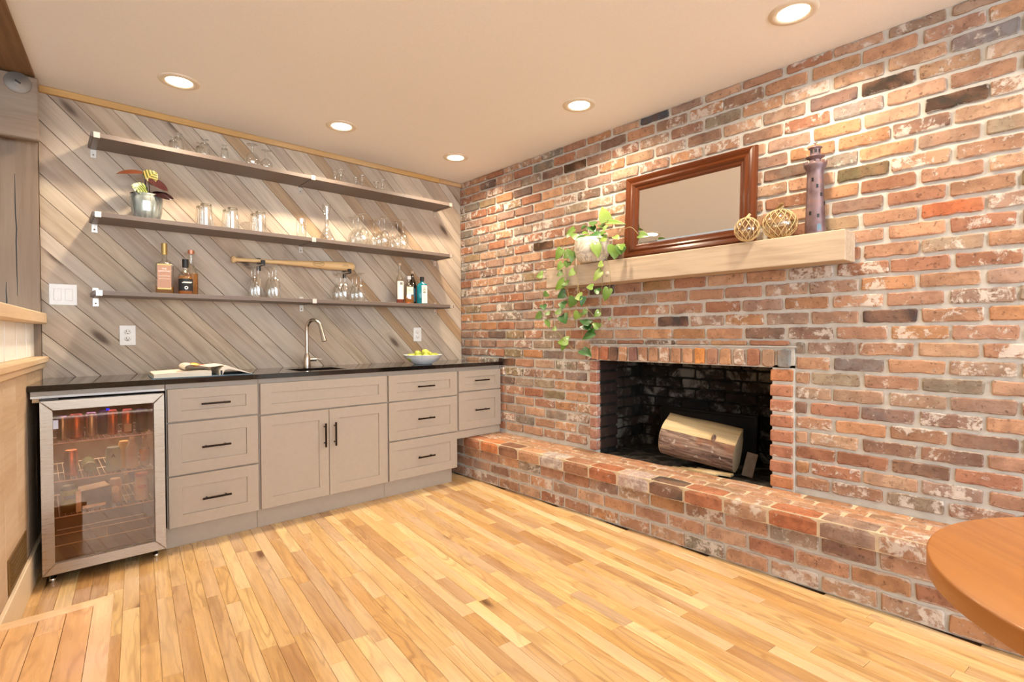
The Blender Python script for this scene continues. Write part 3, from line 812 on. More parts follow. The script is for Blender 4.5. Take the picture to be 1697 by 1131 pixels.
# mirror
mi = thing('wall_mirror', 'rectangular mirror in a moulded dark walnut frame leaning on the mantel', 'mirror', (-.050, -2.215, MT+.002))
mi.rotation_euler = (0, R(3.2), 0)
MWd, MHt, FWd = .81, .515, .088
prof = [(0, 0), (0, -.018), (.006, -.034), (.016, -.040), (.028, -.036), (.040, -.030), (.052, -.034), (.060, -.030), (.070, -.020), (.080, -.018), (.088, -.012), (.088, 0)]
def frame_side(L, name, M):
    # mitred bar: local X along, profile inward (+Z) and depth (-Y)
    vs = []; fs = []; m = len(prof)
    for s_ in (-1, 1):
        for (q, d) in prof: vs.append((s_*(L/2-q), d, q))
    for k in range(m-1): fs.append((k, k+1, m+k+1, m+k))
    fs.append(tuple(range(m))[::-1]); fs.append(tuple(range(m, 2*m)))
    mb = MB().add(vs, fs); me = mb.mesh(name, m_frame); fix(me)
    o = link(name, me, mi); o.matrix_local = M; return o
RB = Matrix.Rotation(YAWR, 4, 'Z')
frame_side(MWd, 'frame_rail', RB @ Matrix.Translation((0, 0, 0)))
frame_side(MWd, 'frame_rail', RB @ Matrix.Translation((0, 0, MHt)) @ Matrix.Rotation(PI, 4, 'Y'))
frame_side(MHt, 'frame_stile', RB @ Matrix.Translation((-MWd/2, 0, MHt/2)) @ Matrix.Rotation(R(90), 4, 'Y'))
frame_side(MHt, 'frame_stile', RB @ Matrix.Translation((MWd/2, 0, MHt/2)) @ Matrix.Rotation(R(-90), 4, 'Y'))
gx, gz = MWd/2-.086, MHt/2-.086
bev = .012
vs = [(-gx, -.0085, -gz), (gx, -.0085, -gz), (gx, -.0085, gz), (-gx, -.0085, gz), (-gx+bev, -.0105, -gz+bev), (gx-bev, -.0105, -gz+bev), (gx-bev, -.0105, gz-bev), (-gx+bev, -.0105, gz-bev)]
me = MB().add(vs, [(4,5,6,7), (0,1,5,4), (1,2,6,5), (2,3,7,6), (3,0,4,7)]).mesh('mirror_glass', m_mirror)
o = link('mirror_glass', me, mi); o.matrix_local = RB @ Matrix.Translation((0, 0, MHt/2))
MB().box(-MWd/2+.01, MWd/2-.01, -.006, -.001, .01, MHt-.01).build('backing', m_dark, mi, (0,0,0), (0, 0, YAWR))

# glass floats in rope nets
m_rope = plain('jute_rope', (208,184,138), .9, 0, 400, .6)
m_float = thinglass('float_glass', (240,230,208), 1.8, .05, 1.5, .3, .10)
def net_float(x, y, r, sq, label, twist, meshn=12):
    t_ = thing('net_float', label, 'glass float', (x, y, MT+r*sq+.003), 0, 'netted glass floats on the mantel')
    MB().sphere((0,0,0), r*.93, r*.93, r*.93*sq, 28, 16).build('glass_ball', m_float, t_)
    mb = MB(); n = meshn
    for s_ in (-1, 1):
        for k in range(n):
            pts = []
            for i in range(15):
                th = PI*(.03+.94*i/14); ph = 2*PI*k/n+s_*twist*(i/14)*2*PI/n*3.2
                wv = 1+.012*math.sin(i*2.2+k)
                pts.append((r*wv*math.sin(th)*math.cos(ph), r*wv*math.sin(th)*math.sin(ph), -r*sq*wv*math.cos(th)))
            mb.tube(pts, .0014, 5, False)
    mb.build('rope_net', m_rope, t_)
    mb = MB().tube([(0,0,r*sq*.97), (.004,-.006,r*sq+.006), (.003,-.014,r*sq+.016)], [.008,.007,.006], 8)
    mb.build('rope_knot', m_rope, t_)
    return t_
b1 = net_float(-.1455, -2.613, .0605, 1.0, 'smaller of two rope-netted glass balls, in front of the mirror corner', 1.0)
b2 = net_float(-.085, -2.748, .079, .93, 'larger rope-netted glass ball with thick knotted stem beside the lighthouse', 1.2, 14)
MB().tube([(0,0,.066), (.0,.01,.082), (-.01,-.012,.094), (-.012,-.022,.094)], [.009,.0085,.008,.006], 8).build('rope_stem', plain('brown_rope', (128,98,56), .9, 0, 300, .6), b2)

# metal lighthouse
t = NT('rusty_purple_metal'); tc = t.n('ShaderNodeTexCoord').outputs['Object']; n1 = t.noise(tc, 14, 5)
c = t.ramp(n1, [(.3, lin((98,76,78))), (.55, lin((128,108,112))), (.75, lin((150,104,84)))]); t.bsdf(c, .42, .55, n1, .2, .002); m_light = t.m
lh = thing('lighthouse_lantern', 'tall rusty purple metal lighthouse candle lantern on the mantel end', 'ornament', (-.078, -2.905, MT+.001))
MB().lathe([(.0435, 0), (.0445, .002), (.0435, .03), (.041, .09), (.038, .17), (.0355, .25), (.0345, .285), (.037, .30), (.044, .318), (.0475, .326), (.049, .334), (.0475, .336), (.028, .335)], 32, cap0=True).build('tower', m_light, lh)
mb = MB()
for k in range(12):
    a = 2*PI*k/12; mb.box(-.009, .009, -.0015, .0015, 0, .010, .001, Matrix.Rotation(a, 4, 'Z') @ Matrix.Translation((0, -.0475, .334)))
mb.build('gallery_crenels', m_light, lh)
MB().lathe([(.024, .334), (.024, .350), (.026, .358), (.040, .366), (.041, .369), (.024, .374), (.021, .376)], 28).build('lower_roof', m_light, lh)
mb = MB().lathe([(.0225, .376), (.0225, .384)], 24)
for k in range(8):
    a = 2*PI*k/8; mb.box(-.0028, .0028, -.001, .001, 0, .016, 0, Matrix.Rotation(a, 4, 'Z') @ Matrix.Translation((0, -.0222, .384)))
mb.lathe([(.0225, .400), (.0225, .405), (.029, .409), (.0295, .412), (.012, .420), (.004, .424), (.003, .434), (0, .436)], 24)
mb.build('lamp_room', m_light, lh)
MB().lathe([(.0215, .376), (.0215, .405)], 20).build('lamp_core', m_dark, lh)
MB().box(-.012, .012, -.001, .001, 0, .004, 0).build('weather_vane', m_light, lh, (0, 0, .433), (0, R(-12), R(60)))
def lh_window(ang, z, wdt, hgt, r, arch=False, mat=None):
    pl = [(-wdt/2, 0), (wdt/2, 0), (wdt/2, hgt)]
    if arch: pl = [(-wdt/2, 0), (wdt/2, 0)]+[(wdt/2*math.cos(a), hgt*.7+wdt/2*math.sin(a)) for a in [PI*i/8 for i in range(9)]]
    else: pl.append((-wdt/2, hgt))
    M = Matrix.Translation((0,0,z)) @ Matrix.Rotation(ang, 4, 'Z') @ Matrix.Translation((0, -r, 0)) @ Matrix.Rotation(R(90), 4, 'X')
    return MB().prism(pl, -.001, .0012, M).build('window_opening', mat or m_black, lh)
va = R(-47)
lh_window(va+R(-3), .012, .018, .036, .0425, True, plain('blue_grey_door', (90,118,138), .5))
for (da, z, r) in ((-8, .075, .0405), (48, .135, .0395), (16, .175, .0377), (-12, .215, .0366), (-42, .248, .0356), (-55, .09, .0405)):
    lh_window(va+R(da), z, .0095, .017, r)

# pothos
m_pot = plain('grey_white_glaze', (214,204,188), .5, 0, 14, .2, .12)
t = NT('marbled_pot'); tc = t.n('ShaderNodeTexCoord').outputs['Object']; n1 = t.noise(tc, 9, 6, .6, 1.6)
t.bsdf(t.ramp(n1, [(.42, lin((226,216,200))), (.5, lin((168,158,146))), (.54, lin((222,212,196)))]), .45, 0); m_pot = t.m
def leafmat(name, c0, c1, rib):
    t = NT(name); oi = t.n('ShaderNodeObjectInfo').outputs['Random']; tc = t.n('ShaderNodeTexCoord').outputs['Object']
    n1 = t.noise(tc, 30, 3); c = t.ramp(oi, [(0, lin(c0)), (1, lin(c1))]); c = t.mix(t.mapr(n1, .45, .7, 0, .35), c, lin(rib))
    p = t.bsdf(c, .38, 0, None, Subsurface_Weight=.0, Coat_Weight=.15); return t.m
m_leaf = leafmat('pothos_leaf', (52,92,30), (112,146,50), (150,174,74)); m_leaf_l = leafmat('pothos_leaf_light', (100,130,48), (130,154,66), (168,180,98)); m_leaf_d = leafmat('pothos_leaf_dark', (30,74,28), (48,98,36), (80,130,50))
m_vine = plain('vine_stem', (150,140,92), .6)
def leaf_mesh(name, mat, fold=.18, heart=True):
    # tip at +X, base at 0, unit length, width 1 (scaled in y)
    vs = []; fs = []; n = 9
    prof_w = [0, .30, .42, .44, .40, .33, .24, .14, .06, 0] if heart else [0, .16, .28, .36, .38, .36, .30, .2, .09, 0]
    xs = [0, .04, .12, .25, .4, .55, .7, .84, .94, 1.0]
    if heart: xs0 = [-.0, -.10, -.06]+xs[3:]
    for i in range(10):
        x = xs[i]; z = -.22*(x-.4)**2+.03
        w_ = prof_w[i]; xb = x-(.12 if heart and i in (1, 2) else 0)
        vs += [(x, 0, z-.03), (xb, w_*.55, z+fold*w_*.3), (xb, w_, z+fold*w_*.35-.03*w_), (xb, -w_*.55, z+fold*w_*.3), (xb, -w_, z+fold*w_*.35-.03*w_)]
    for i in range(9):
        a, b = i*5, i*5+5
        fs += [(a, b, b+1, a+1), (a+1, b+1, b+2, a+2), (a, a+3, b+3, b), (a+3, a+4, b+4, b+3)]
    return MB().add(vs, fs, True).mesh(name, mat)
lm = [leaf_mesh('leaf', m) for m in (m_leaf, m_leaf_l, m_leaf_d)]
ph = thing('potted_pothos', 'trailing green pothos in a round marbled pot on the mantel', 'potted plant', (-.125, -1.595, MT+.001))
MB().lathe([(.001, .003), (.078, .003), (.084, .006), (.104, .04), (.116, .085), (.114, .13), (.108, .155), (.103, .158), (.098, .155), (.106, .12), (.10, .1)], 36, cap0=False).build('pot', m_pot, ph)
MB().lathe([(0, .118), (.104, .115)], 24).build('soil', plain('potting_soil', (52,38,28), .95, 0, 60, .8), ph)
LEAVES = [(-0.14, -1.724, 1.844, -0.152, -1.699, 1.948, 0.066, 'l'), (-0.14, -1.736, 1.842, -0.152, -1.877, 1.809, 0.033, 'l'), (-0.14, -1.634, 1.844, -0.152, -1.589, 1.865, 0.044, 'g'), (-0.14, -1.541, 1.835, -0.152, -1.538, 1.853, 0.03, 'g'), (-0.14, -1.456, 1.843, -0.152, -1.386, 1.806, 0.035, 'g'), (-0.17, -1.443, 1.806, -0.182, -1.42, 1.778, 0.03, 'g'), (-0.14, -1.597, 1.836, -0.152, -1.644, 1.789, 0.049, 'd'), (-0.17, -1.646, 1.781, -0.182, -1.709, 1.742, 0.053, 'd'), (-0.14, -1.677, 1.833, -0.152, -1.733, 1.799, 0.043, 'g'), (-0.17, -1.64, 1.763, -0.182, -1.667, 1.72, 0.043, 'd'), (-0.17, -1.747, 1.738, -0.182, -1.697, 1.725, 0.047, 'l'), (-0.17, -1.81, 1.739, -0.182, -1.852, 1.713, 0.037, 'l'), (-0.2, -1.682, 1.706, -0.212, -1.715, 1.612, 0.057, 'l'), (-0.2, -1.832, 1.677, -0.212, -1.841, 1.588, 0.073, 'g'), (-0.2, -1.876, 1.662, -0.212, -1.885, 1.611, 0.054, 'g'), (-0.2, -1.898, 1.655, -0.212, -1.863, 1.672, 0.036, 'g'), (-0.19, -1.386, 1.711, -0.202, -1.342, 1.639, 0.056, 'g'), (-0.19, -1.46, 1.682, -0.202, -1.41, 1.642, 0.06, 'g'), (-0.19, -1.486, 1.684, -0.202, -1.483, 1.604, 0.049, 'g'), (-0.19, -1.392, 1.615, -0.202, -1.355, 1.567, 0.045, 'g'), (-0.19, -1.446, 1.619, -0.202, -1.436, 1.579, 0.05, 'g'), (-0.19, -1.498, 1.554, -0.202, -1.456, 1.523, 0.049, 'g'), (-0.19, -1.392, 1.554, -0.202, -1.348, 1.532, 0.04, 'g'), (-0.19, -1.208, 1.555, -0.202, -1.154, 1.544, 0.052, 'g'), (-0.19, -1.412, 1.492, -0.202, -1.333, 1.436, 0.06, 'g'), (-0.19, -1.445, 1.48, -0.202, -1.389, 1.468, 0.05, 'g'), (-0.2, -1.74, 1.577, -0.212, -1.709, 1.561, 0.042, 'l'), (-0.2, -1.728, 1.532, -0.212, -1.672, 1.47, 0.066, 'l'), (-0.2, -1.786, 1.416, -0.212, -1.76, 1.338, 0.06, 'g'), (-0.2, -1.716, 1.402, -0.212, -1.678, 1.413, 0.042, 'd'), (-0.2, -1.662, 1.434, -0.212, -1.617, 1.436, 0.038, 'g'), (-0.19, -1.418, 1.416, -0.202, -1.354, 1.384, 0.055, 'd'), (-0.19, -1.418, 1.331, -0.202, -1.361, 1.343, 0.055, 'd'), (-0.19, -1.251, 1.422, -0.202, -1.226, 1.397, 0.042, 'g'), (-0.2, -1.57, 1.382, -0.212, -1.516, 1.37, 0.053, 'l'), (-0.19, -1.497, 1.377, -0.202, -1.468, 1.309, 0.054, 'g'), (-0.2, -1.582, 1.376, -0.212, -1.573, 1.314, 0.034, 'd'), (-0.19, -1.207, 1.341, -0.202, -1.233, 1.303, 0.042, 'd'), (-0.19, -1.383, 1.292, -0.202, -1.325, 1.279, 0.046, 'g'), (-0.19, -1.39, 1.262, -0.202, -1.434, 1.205, 0.061, 'd'), (-0.19, -1.243, 1.235, -0.202, -1.282, 1.177, 0.031, 'g'), (-0.19, -1.272, 1.281, -0.202, -1.233, 1.277, 0.031, 'g'), (-0.19, -1.192, 1.278, -0.202, -1.136, 1.248, 0.047, 'g'), (-0.2, -1.544, 1.276, -0.212, -1.515, 1.228, 0.049, 'l'), (-0.2, -1.607, 1.288, -0.212, -1.579, 1.255, 0.034, 'g'), (-0.2, -1.715, 1.275, -0.212, -1.677, 1.243, 0.047, 'g'), (-0.2, -1.637, 1.201, -0.212, -1.554, 1.227, 0.053, 'd'), (-0.2, -1.643, 1.177, -0.212, -1.547, 1.183, 0.043, 'd'), (-0.2, -1.709, 1.176, -0.212, -1.665, 1.205, 0.042, 'g'), (-0.2, -1.802, 1.235, -0.212, -1.788, 1.217, 0.018, 'd'), (-0.2, -1.673, 1.148, -0.212, -1.578, 1.101, 0.062, 'd'), (-0.19, -1.334, 1.176, -0.202, -1.304, 1.166, 0.036, 'g'), (-0.19, -1.443, 1.09, -0.202, -1.352, 1.08, 0.06, 'g'), (-0.19, -1.409, 1.08, -0.202, -1.393, 1.019, 0.045, 'g'), (-0.2, -1.568, 1.032, -0.212, -1.658, 0.992, 0.058, 'd'), (-0.16, -1.982, 1.724, -0.172, -2.058, 1.705, 0.04, 'g'), (-0.17, -1.508, 1.772, -0.182, -1.453, 1.808, 0.04, 'g'), (-0.17, -1.718, 1.789, -0.182, -1.774, 1.812, 0.038, 'g')]
VINES = [[(-0.15, -1.568, 1.756), (-0.195, -1.567, 1.644), (-0.195, -1.522, 1.571), (-0.195, -1.528, 1.492), (-0.195, -1.546, 1.393), (-0.195, -1.59, 1.313), (-0.195, -1.676, 1.243), (-0.195, -1.711, 1.176), (-0.195, -1.734, 1.139)], [(-0.195, -1.737, 1.709), (-0.195, -1.76, 1.622), (-0.195, -1.799, 1.525), (-0.195, -1.793, 1.434), (-0.195, -1.776, 1.407)], [(-0.195, -1.731, 1.7), (-0.195, -1.731, 1.579), (-0.195, -1.736, 1.494), (-0.195, -1.724, 1.364), (-0.195, -1.717, 1.289), (-0.195, -1.729, 1.176)], [(-0.15, -1.478, 1.759), (-0.195, -1.464, 1.676), (-0.195, -1.41, 1.562), (-0.195, -1.436, 1.46), (-0.195, -1.462, 1.339), (-0.195, -1.467, 1.12)], [(-0.195, -1.503, 1.642), (-0.195, -1.54, 1.433), (-0.195, -1.514, 1.317), (-0.195, -1.507, 1.199)], [(-0.15, -1.411, 1.788), (-0.195, -1.3, 1.593), (-0.195, -1.199, 1.645), (-0.195, -1.184, 1.562), (-0.195, -1.183, 1.447), (-0.195, -1.212, 1.309), (-0.195, -1.269, 1.224), (-0.195, -1.38, 1.12), (-0.195, -1.486, 1.031)], [(-0.195, -1.565, 1.276), (-0.195, -1.57, 1.1), (-0.195, -1.582, 1.033)], [(-0.195, -1.654, 1.72), (-0.15, -1.666, 1.8), (-0.15, -1.726, 1.847), (-0.15, -1.749, 1.839)], [(-0.15, -1.795, 1.734), (-0.15, -1.906, 1.8), (-0.15, -1.975, 1.725)]]

def place_leaf(parent, P0, P1, wd_, me, nrm, origin):
    P0 = Vector(P0); P1 = Vector(P1); X = (P1-P0); L = X.length; X.normalize()
    N = Vector(nrm); Z = (N-X*N.dot(X)).normalized(); Y = Z.cross(X)
    M = Matrix((X*L, Y*(wd_/.88), Z*L)).transposed().to_4x4(); M.translation = P0-Vector(origin)
    o = link('leaf', me, parent); o.matrix_local = M; return o
rg = random.Random(14)
for k in range(16):     # the crown over the pot
    a = rg.uniform(0, 2*PI); q = rg.uniform(.01, .07); zz = MT+rg.uniform(.14, .21); L = rg.uniform(.04, .07)
    p0 = Vector((-.125+q*math.cos(a), -1.595+q*math.sin(a), zz)); d_ = Vector((math.cos(a)*.8-.25, math.sin(a), rg.uniform(-.5, .3))).normalized()
    p1 = p0+d_*L
    if p1.x > -.03: p1.x = -.03
    place_leaf(ph, p0, p1, L*.85, lm[rg.choice((0, 0, 2))], (-.6, -.4, .7), ph.location)
rg = random.Random(4)
for (x0,y0,z0,x1,y1,z1,wd_,k) in LEAVES:
    me = lm[{'g': 0, 'l': 1, 'd': 2}[k]]
    place_leaf(ph, (x0,y0,z0), (x1,y1,z1), wd_*1.25, me, (-.75+rg.uniform(-.25,.25), -.45+rg.uniform(-.3,.3), .45+rg.uniform(-.1,.3)), ph.location)
for v_ in VINES:
    pts = [Vector(p)-Vector(ph.location) for p in v_]
    # smooth the polyline
    for _ in range(2):
        q = [pts[0]]
        for a, b in zip(pts[:-1], pts[1:]): q += [a*.75+b*.25, a*.25+b*.75]
        pts = q+[pts[-1]]
    MB().tube(pts, .0016, 5).build('vine', m_vine, ph)

# ------------------------------------------------------------------ ceiling downlights
def downlight(x, y, label, power=1.0):
    t_ = thing('recessed_light', label, 'light', (x, y, H), 0, 'recessed ceiling downlights')
    if not CH.get('dl'):
        CH['dl'] = (MB().lathe([(.060, -.0005), (.064, -.006), (.080, -.006), (.094, -.003), (.096, 0)], 40).mesh('trim_ring', m_trimring),
                    MB().lathe([(.0, -.0022), (.061, -.0022)], 32).mesh('lens', m_lens))
        ld = bpy.data.lights.new('bulb', 'AREA'); ld.shape = 'DISK'; ld.size = .11; ld.energy = LAMP_POWER; ld.color = LAMP_COLOR; ld.spread = R(150); CH['ld'] = ld
    link('trim_ring', CH['dl'][0], t_); link('lens', CH['dl'][1], t_)
    link('bulb', CH['ld'], t_, (0, 0, -.008)); return t_
downlight(-2.248, -.546, 'lit recessed ceiling light at far left, above the cooler')
downlight(-1.355, -.546, 'lit recessed ceiling light in the middle of the row near the shelf wall')
downlight(-.453, -.546, 'lit recessed ceiling light nearest the corner of plank and brick walls')
downlight(-.444, -1.762, 'lit recessed ceiling light near the brick wall, second from the corner')
downlight(-.449, -2.939, 'largest lit recessed ceiling light, at the top right above the lighthouse')
downlight(-.45, -4.15, 'added unseen ceiling light behind the viewpoint near the brick wall')  # unseen lamp, added to help light the near part of the room
downlight(-2.9, -4.6, 'added unseen ceiling light behind the viewpoint on the left')  # second added lamp out of view, also brightening the near room

# ------------------------------------------------------------------ base cabinets and counter
def shaker(w_, h_, bd=.062, th=.019, rec=.007):
    """door or drawer front, origin at its centre, face towards -Y"""
    W2, H2 = w_/2, h_/2; e = .0018; a, b = W2-bd, H2-min(bd, h_*.31); s = .002
    ring = lambda x, z, y: [(-x, y, -z), (x, y, -z), (x, y, z), (-x, y, z)]
    vs = ring(W2, H2, 0)+ring(W2, H2, -th+e)+ring(W2-e, H2-e, -th)+ring(a, b, -th)+ring(a-s, b-s, -th+rec)
    fs = [(16,17,18,19)]
    for r_ in range(4): fs += [(r_*4+i, r_*4+(i+1) % 4, (r_+1)*4+(i+1) % 4, (r_+1)*4+i) for i in range(4)]
    return MB().add(vs, fs)
def pull(parent, x, z, L=.142, vertical=False):
    """bar pull on a front; parent origin is the front's centre"""
    mb = MB().box(-L/2, L/2, -.034, -.024, -.005, .005, .0015)
    for s_ in (-1, 1): mb.tube([(s_*(L/2-.024), 0, 0), (s_*(L/2-.024), -.028, 0)], .0042, 8)
    mb.build('pull', m_pull, parent, (x, -.019, z), (0, R(90) if vertical else 0, 0))
CY = -.531
def cabinet(label, x0, x1, z0, fronts, toe):
    t_ = thing('base_cabinet', label, 'cabinet', ((x0+x1)/2, 0, 0), 0, None)
    w2 = (x1-x0)/2
    mb = MB().box(-w2, w2, CY, -.002, z0, .70)
    for q in ((-w2, w2, CY, CY+.018), (-w2, w2, -.02, -.002), (-w2, -w2+.018, CY+.018, -.02), (w2-.018, w2, CY+.018, -.02)): mb.box(*q, .70, .885)
    mb.build('carcass', m_cab, t_)
    if toe: MB().box(-w2, w2-(.0 if toe < 2 else .012), -.487, -.03, .001, z0).build('toe_kick', m_cab, t_)
    for (kind, a, b, c, d, pl) in fronts:
        fx = (a+b)/2-(x0+x1)/2; fz = (c+d)/2
        o = shaker(b-a, d-c).build(kind, m_cab, t_, (fx, CY, fz))
        if pl == 'h': pull(o, 0, 0)
        elif pl: pull(o, pl, .115, .15, True)
    return t_
cabinet('grey-beige cabinet with three drawers beside the beverage cooler', -2.327, -1.874, .12, [('drawer_front', -2.322, -1.879, .684, .858, 'h'), ('drawer_front', -2.322, -1.879, .400, .676, 'h'), ('drawer_front', -2.322, -1.879, .122, .392, 'h')], 1)
cabinet('grey-beige sink cabinet with two doors under a wide false drawer', -1.872, -1.044, .12, [('false_front', -1.866, -1.050, .676, .858, None), ('cabinet_door', -1.866, -1.4605, .122, .668, .172), ('cabinet_door', -1.4575, -1.050, .122, .668, -.172)], 1)
cabinet('grey-beige cabinet with three drawers, right of the sink cabinet', -1.042, -.457, .12, [('drawer_front', -1.036, -.461, .676, .856, 'h'), ('drawer_front', -1.036, -.461, .400, .668, 'h'), ('drawer_front', -1.036, -.461, .122, .392, 'h')], 2)
cc = cabinet('short grey-beige two-drawer cabinet resting on the hearth in the corner', -.453, -.016, .392, [('drawer_front', -.441, -.018, .698, .856, 'h'), ('drawer_front', -.441, -.018, .400, .690, 'h')], 0)
MB().box(-.2185, .2185, CY-.004, -.14, .336, .392).build('plinth', m_cab, cc)
ct = thing('countertop', 'polished black stone countertop running along the plank wall', 'countertop', (0, 0, 0))
SX0, SX1, SY0, SY1 = -1.62, -1.31, -.50, -.235
mb = MB()
CT0, CT1 = .8865, .914
left = lambda y: LW(y, .003)
def cslab(poly): mb.prism(poly, CT0, CT1)
cslab([(left(-.572), -.572), (SX0, -.572), (SX0, -.002), (left(-.002), -.002)])
cslab([(SX1, -.572), (-.0125, -.572), (-.0125, -.002), (SX1, -.002)])
cslab([(SX0, -.572), (SX1, -.572), (SX1, SY0), (SX0, SY0)]); cslab([(SX0, SY1), (SX1, SY1), (SX1, -.002), (SX0, -.002)])
mb.build('slab', m_counter, ct)
sk = thing('sink_basin', 'small undermounted dark rectangular sink below the tap', 'sink', ((SX0+SX1)/2, (SY0+SY1)/2, .8855))
mb = MB(); a, b = (SX1-SX0)/2+.004, (SY1-SY0)/2+.004
mb.box(-a, a, -b, b, -.17, -.165).box(-a-.003, -a, -b, b, -.17, 0).box(a, a+.003, -b, b, -.17, 0).box(-a, a, -b-.003, -b, -.17, 0).box(-a, a, b, b+.003, -.17, 0)
mb.build('basin', plain('dark_steel', (70,68,66), .3, .8), sk)
MB().lathe([(.0, .003), (.03, .003), (.038, .0)], 20).build('drain', m_chrome, sk, (0, 0, -.165))
# tap
tp = thing('kitchen_tap', 'tall brushed nickel gooseneck tap standing behind the small sink', 'tap', (-1.452, -.175, .9145))
MB().lathe([(.024, 0), (.0245, .004), (.0235, .03), (.022, .065), (.0175, .088), (.0135, .096), (.0125, .10)], 28, cap0=True).build('base', m_nickel, tp)
dirx, diry = .42, -.907; pts = [(0, 0, .095), (0, 0, .24)]
for i in range(1, 13):
    a = PI*i/12*.93; rr = .062; q = rr*(1-math.cos(a)); pts.append((dirx*q, diry*q, .262+rr*math.sin(a)*1.05))
MB().tube(pts, .0122, 16).build('neck', m_nickel, tp)
e = Vector(pts[-1]); d = (Vector(pts[-1])-Vector(pts[-2])).normalized()
MB().tube([e, e+d*.028, e+d*.03, e+d*.085, e+d*.10], [.0124, .0135, .0138, .0168, .017], 18).build('spray_head', m_nickel, tp)
MB().tube([(.015, 0, .055), (.062, 0, .055)], .0125, 14).build('lever_hub', m_nickel, tp)
MB().tube([(.05, 0, .055), (.068, 0, .057), (.096, -.004, .054)], [.006, .0055, .005], 10).build('lever', m_nickel, tp)

# filler above the cooler
ft = thing('cooler_filler', 'grey-beige filler rail between the countertop and beverage cooler', 'trim', (-2.58, -.55, .86))
MB().box(-.268, .247, -.0, .018, .004, .026, .001).build('rail', m_cab, ft)
MB().box(-.268, .247, .006, .018, -.008, .004, .001).build('lower_strip', m_white, ft)
MB().box(-.262, -.237, .01, .05, -.026, -.009, .001).build('cleat', m_sill, ft)

# ------------------------------------------------------------------ beverage cooler
bc = thing('beverage_cooler', 'stainless glass-door beverage cooler under the left end of the counter', 'cooler', (-2.582, 0, 0), 0)
bx0, bx1, bz0, bz1 = -.232, .232, .045, .845
mb = MB().box(bx0, bx0+.025, -.585, -.04, bz0, bz1).box(bx1-.025, bx1, -.585, -.04, bz0, bz1).box(bx0, bx1, -.585, -.04, bz0, bz0+.05).box(bx0, bx1, -.585, -.04, bz1-.03, bz1).box(bx0, bx1, -.07, -.04, bz0, bz1)
mb.build('cabinet_shell', m_black, bc)
mb = MB()
e0 = .0255
for (a, b, c_, d_, z0, z1) in ((bx0+e0, bx0+e0+.003, -.57, -.08, bz0+.05, bz1-.03), (bx1-e0-.003, bx1-e0, -.57, -.08, bz0+.05, bz1-.03), (bx0+e0, bx1-e0, -.08, -.072, bz0+.05, bz1-.03), (bx0+e0, bx1-e0, -.57, -.08, bz0+.0505, bz0+.055)): mb.box(a, b, c_, d_, z0, z1)
mb.build('inner_liner', m_liner, bc)
dr = MB().box(-.236+.004, .236-.004, -.592, -.587, .054, .846).build('door', m_black, bc)
# the door is a ring, so replace the plate by four gasket bars
dr.data = MB().box(-.232, -.190, -.598, -.586, .054, .846).box(.190, .232, -.598, -.586, .054, .846).box(-.19, .19, -.598, -.586, .054, .10).box(-.19, .19, -.598, -.586, .80, .846).mesh('door', m_black)
def bar(x0, z0, x1, z1, wd_, out, name):
    """mitred bar from corner to corner of the door outline, width towards the inside"""
    p0 = Vector((x0, z0)); p1 = Vector((x1, z1)); d_ = (p1-p0).normalized(); n_ = Vector((-d_.y, d_.x))
    q = [p0, p1, p1-d_*wd_[1]+n_*wd_[0], p0+d_*wd_[1]+n_*wd_[0]]
    yF, yB, e = -.622, -.598, .003
    c2 = sum(q, Vector((0, 0)))/4
    inn = [p+(c2-p).normalized()*e for p in q]
    vs = [(p.x, yF, p.y) for p in inn]+[(p.x, yF+.002, p.y) for p in q]+[(p.x, yB, p.y) for p in q]
    fs = [(0,1,2,3)]+[(i, 4+i, 4+(i+1) % 4, (i+1) % 4) for i in range(4)]+[(4+i, 8+i, 8+(i+1) % 4, 4+(i+1) % 4) for i in range(4)]
    me = MB().add(vs, fs).mesh(name, m_steel); fix(me); return link(name, me, dr)
DW = .235
bar(-DW, .052, DW, .052, (.048, .044), 0, 'frame_bar'); bar(DW, .052, DW, .846, (.044, .048), 0, 'frame_bar')
bar(DW, .846, -DW, .846, (.044, .044), 0, 'frame_bar'); bar(-DW, .846, -DW, .052, (.044, .048), 0, 'frame_bar')
MB().box(-.193, .193, -.611, -.607, .098, .803).build('glass_pane', m_doorglass, dr)
text_mesh('led_display', '36', .014, m_blue, dr, Matrix.Translation((.008, -.6115, .786)) @ Matrix.Rotation(R(90), 4, 'X'))
MB().box(-.19, -.172, -.6125, -.6115, .715, .755).build('sticker', plain('pale_blue_label', (200,205,225), .5), dr)
MB().box(-.236, -.17, -.60, -.56, .846, .852, .001).build('hinge_plate', m_black, bc)
MB().lathe([(.012, 0), (.014, .01), (.014, .022), (.008, .022), (.008, .05)], 14, cap0=True).build('foot', m_chrome, bc, (-.20, -.565, .001))
MB().lathe([(.012, 0), (.014, .01), (.014, .022), (.008, .022), (.008, .05)], 14, cap0=True).build('foot', m_chrome, bc, (.20, -.565, .001))
MB().lathe([(.012, 0), (.014, .01), (.014, .022), (.008, .022), (.008, .05)], 14, cap0=True).build('foot', m_chrome, bc, (-.20, -.08, .001))
MB().lathe([(.012, 0), (.014, .01), (.014, .022), (.008, .022), (.008, .05)], 14, cap0=True).build('foot', m_chrome, bc, (.20, -.08, .001))
m_wire = plain('white_wire', (236,232,224), .35, .2)
def wire_shelf(z):
    mb = MB().tube([(-.2, -.565, z), (.2, -.565, z)], .0028, 6).tube([(-.2, -.10, z), (.2, -.10, z)], .0025, 6).tube([(-.2, -.34, z-.004), (.2, -.34, z-.004)], .002, 6)
    for i in range(19):
        x = -.193+.386*i/18; mb.tube([(x, -.57, z+.003), (x, -.095, z+.003)], .0014, 4)
    mb.build('wire_shelf', m_wire, bc)
for z in (.640, .462, .294): wire_shelf(z)
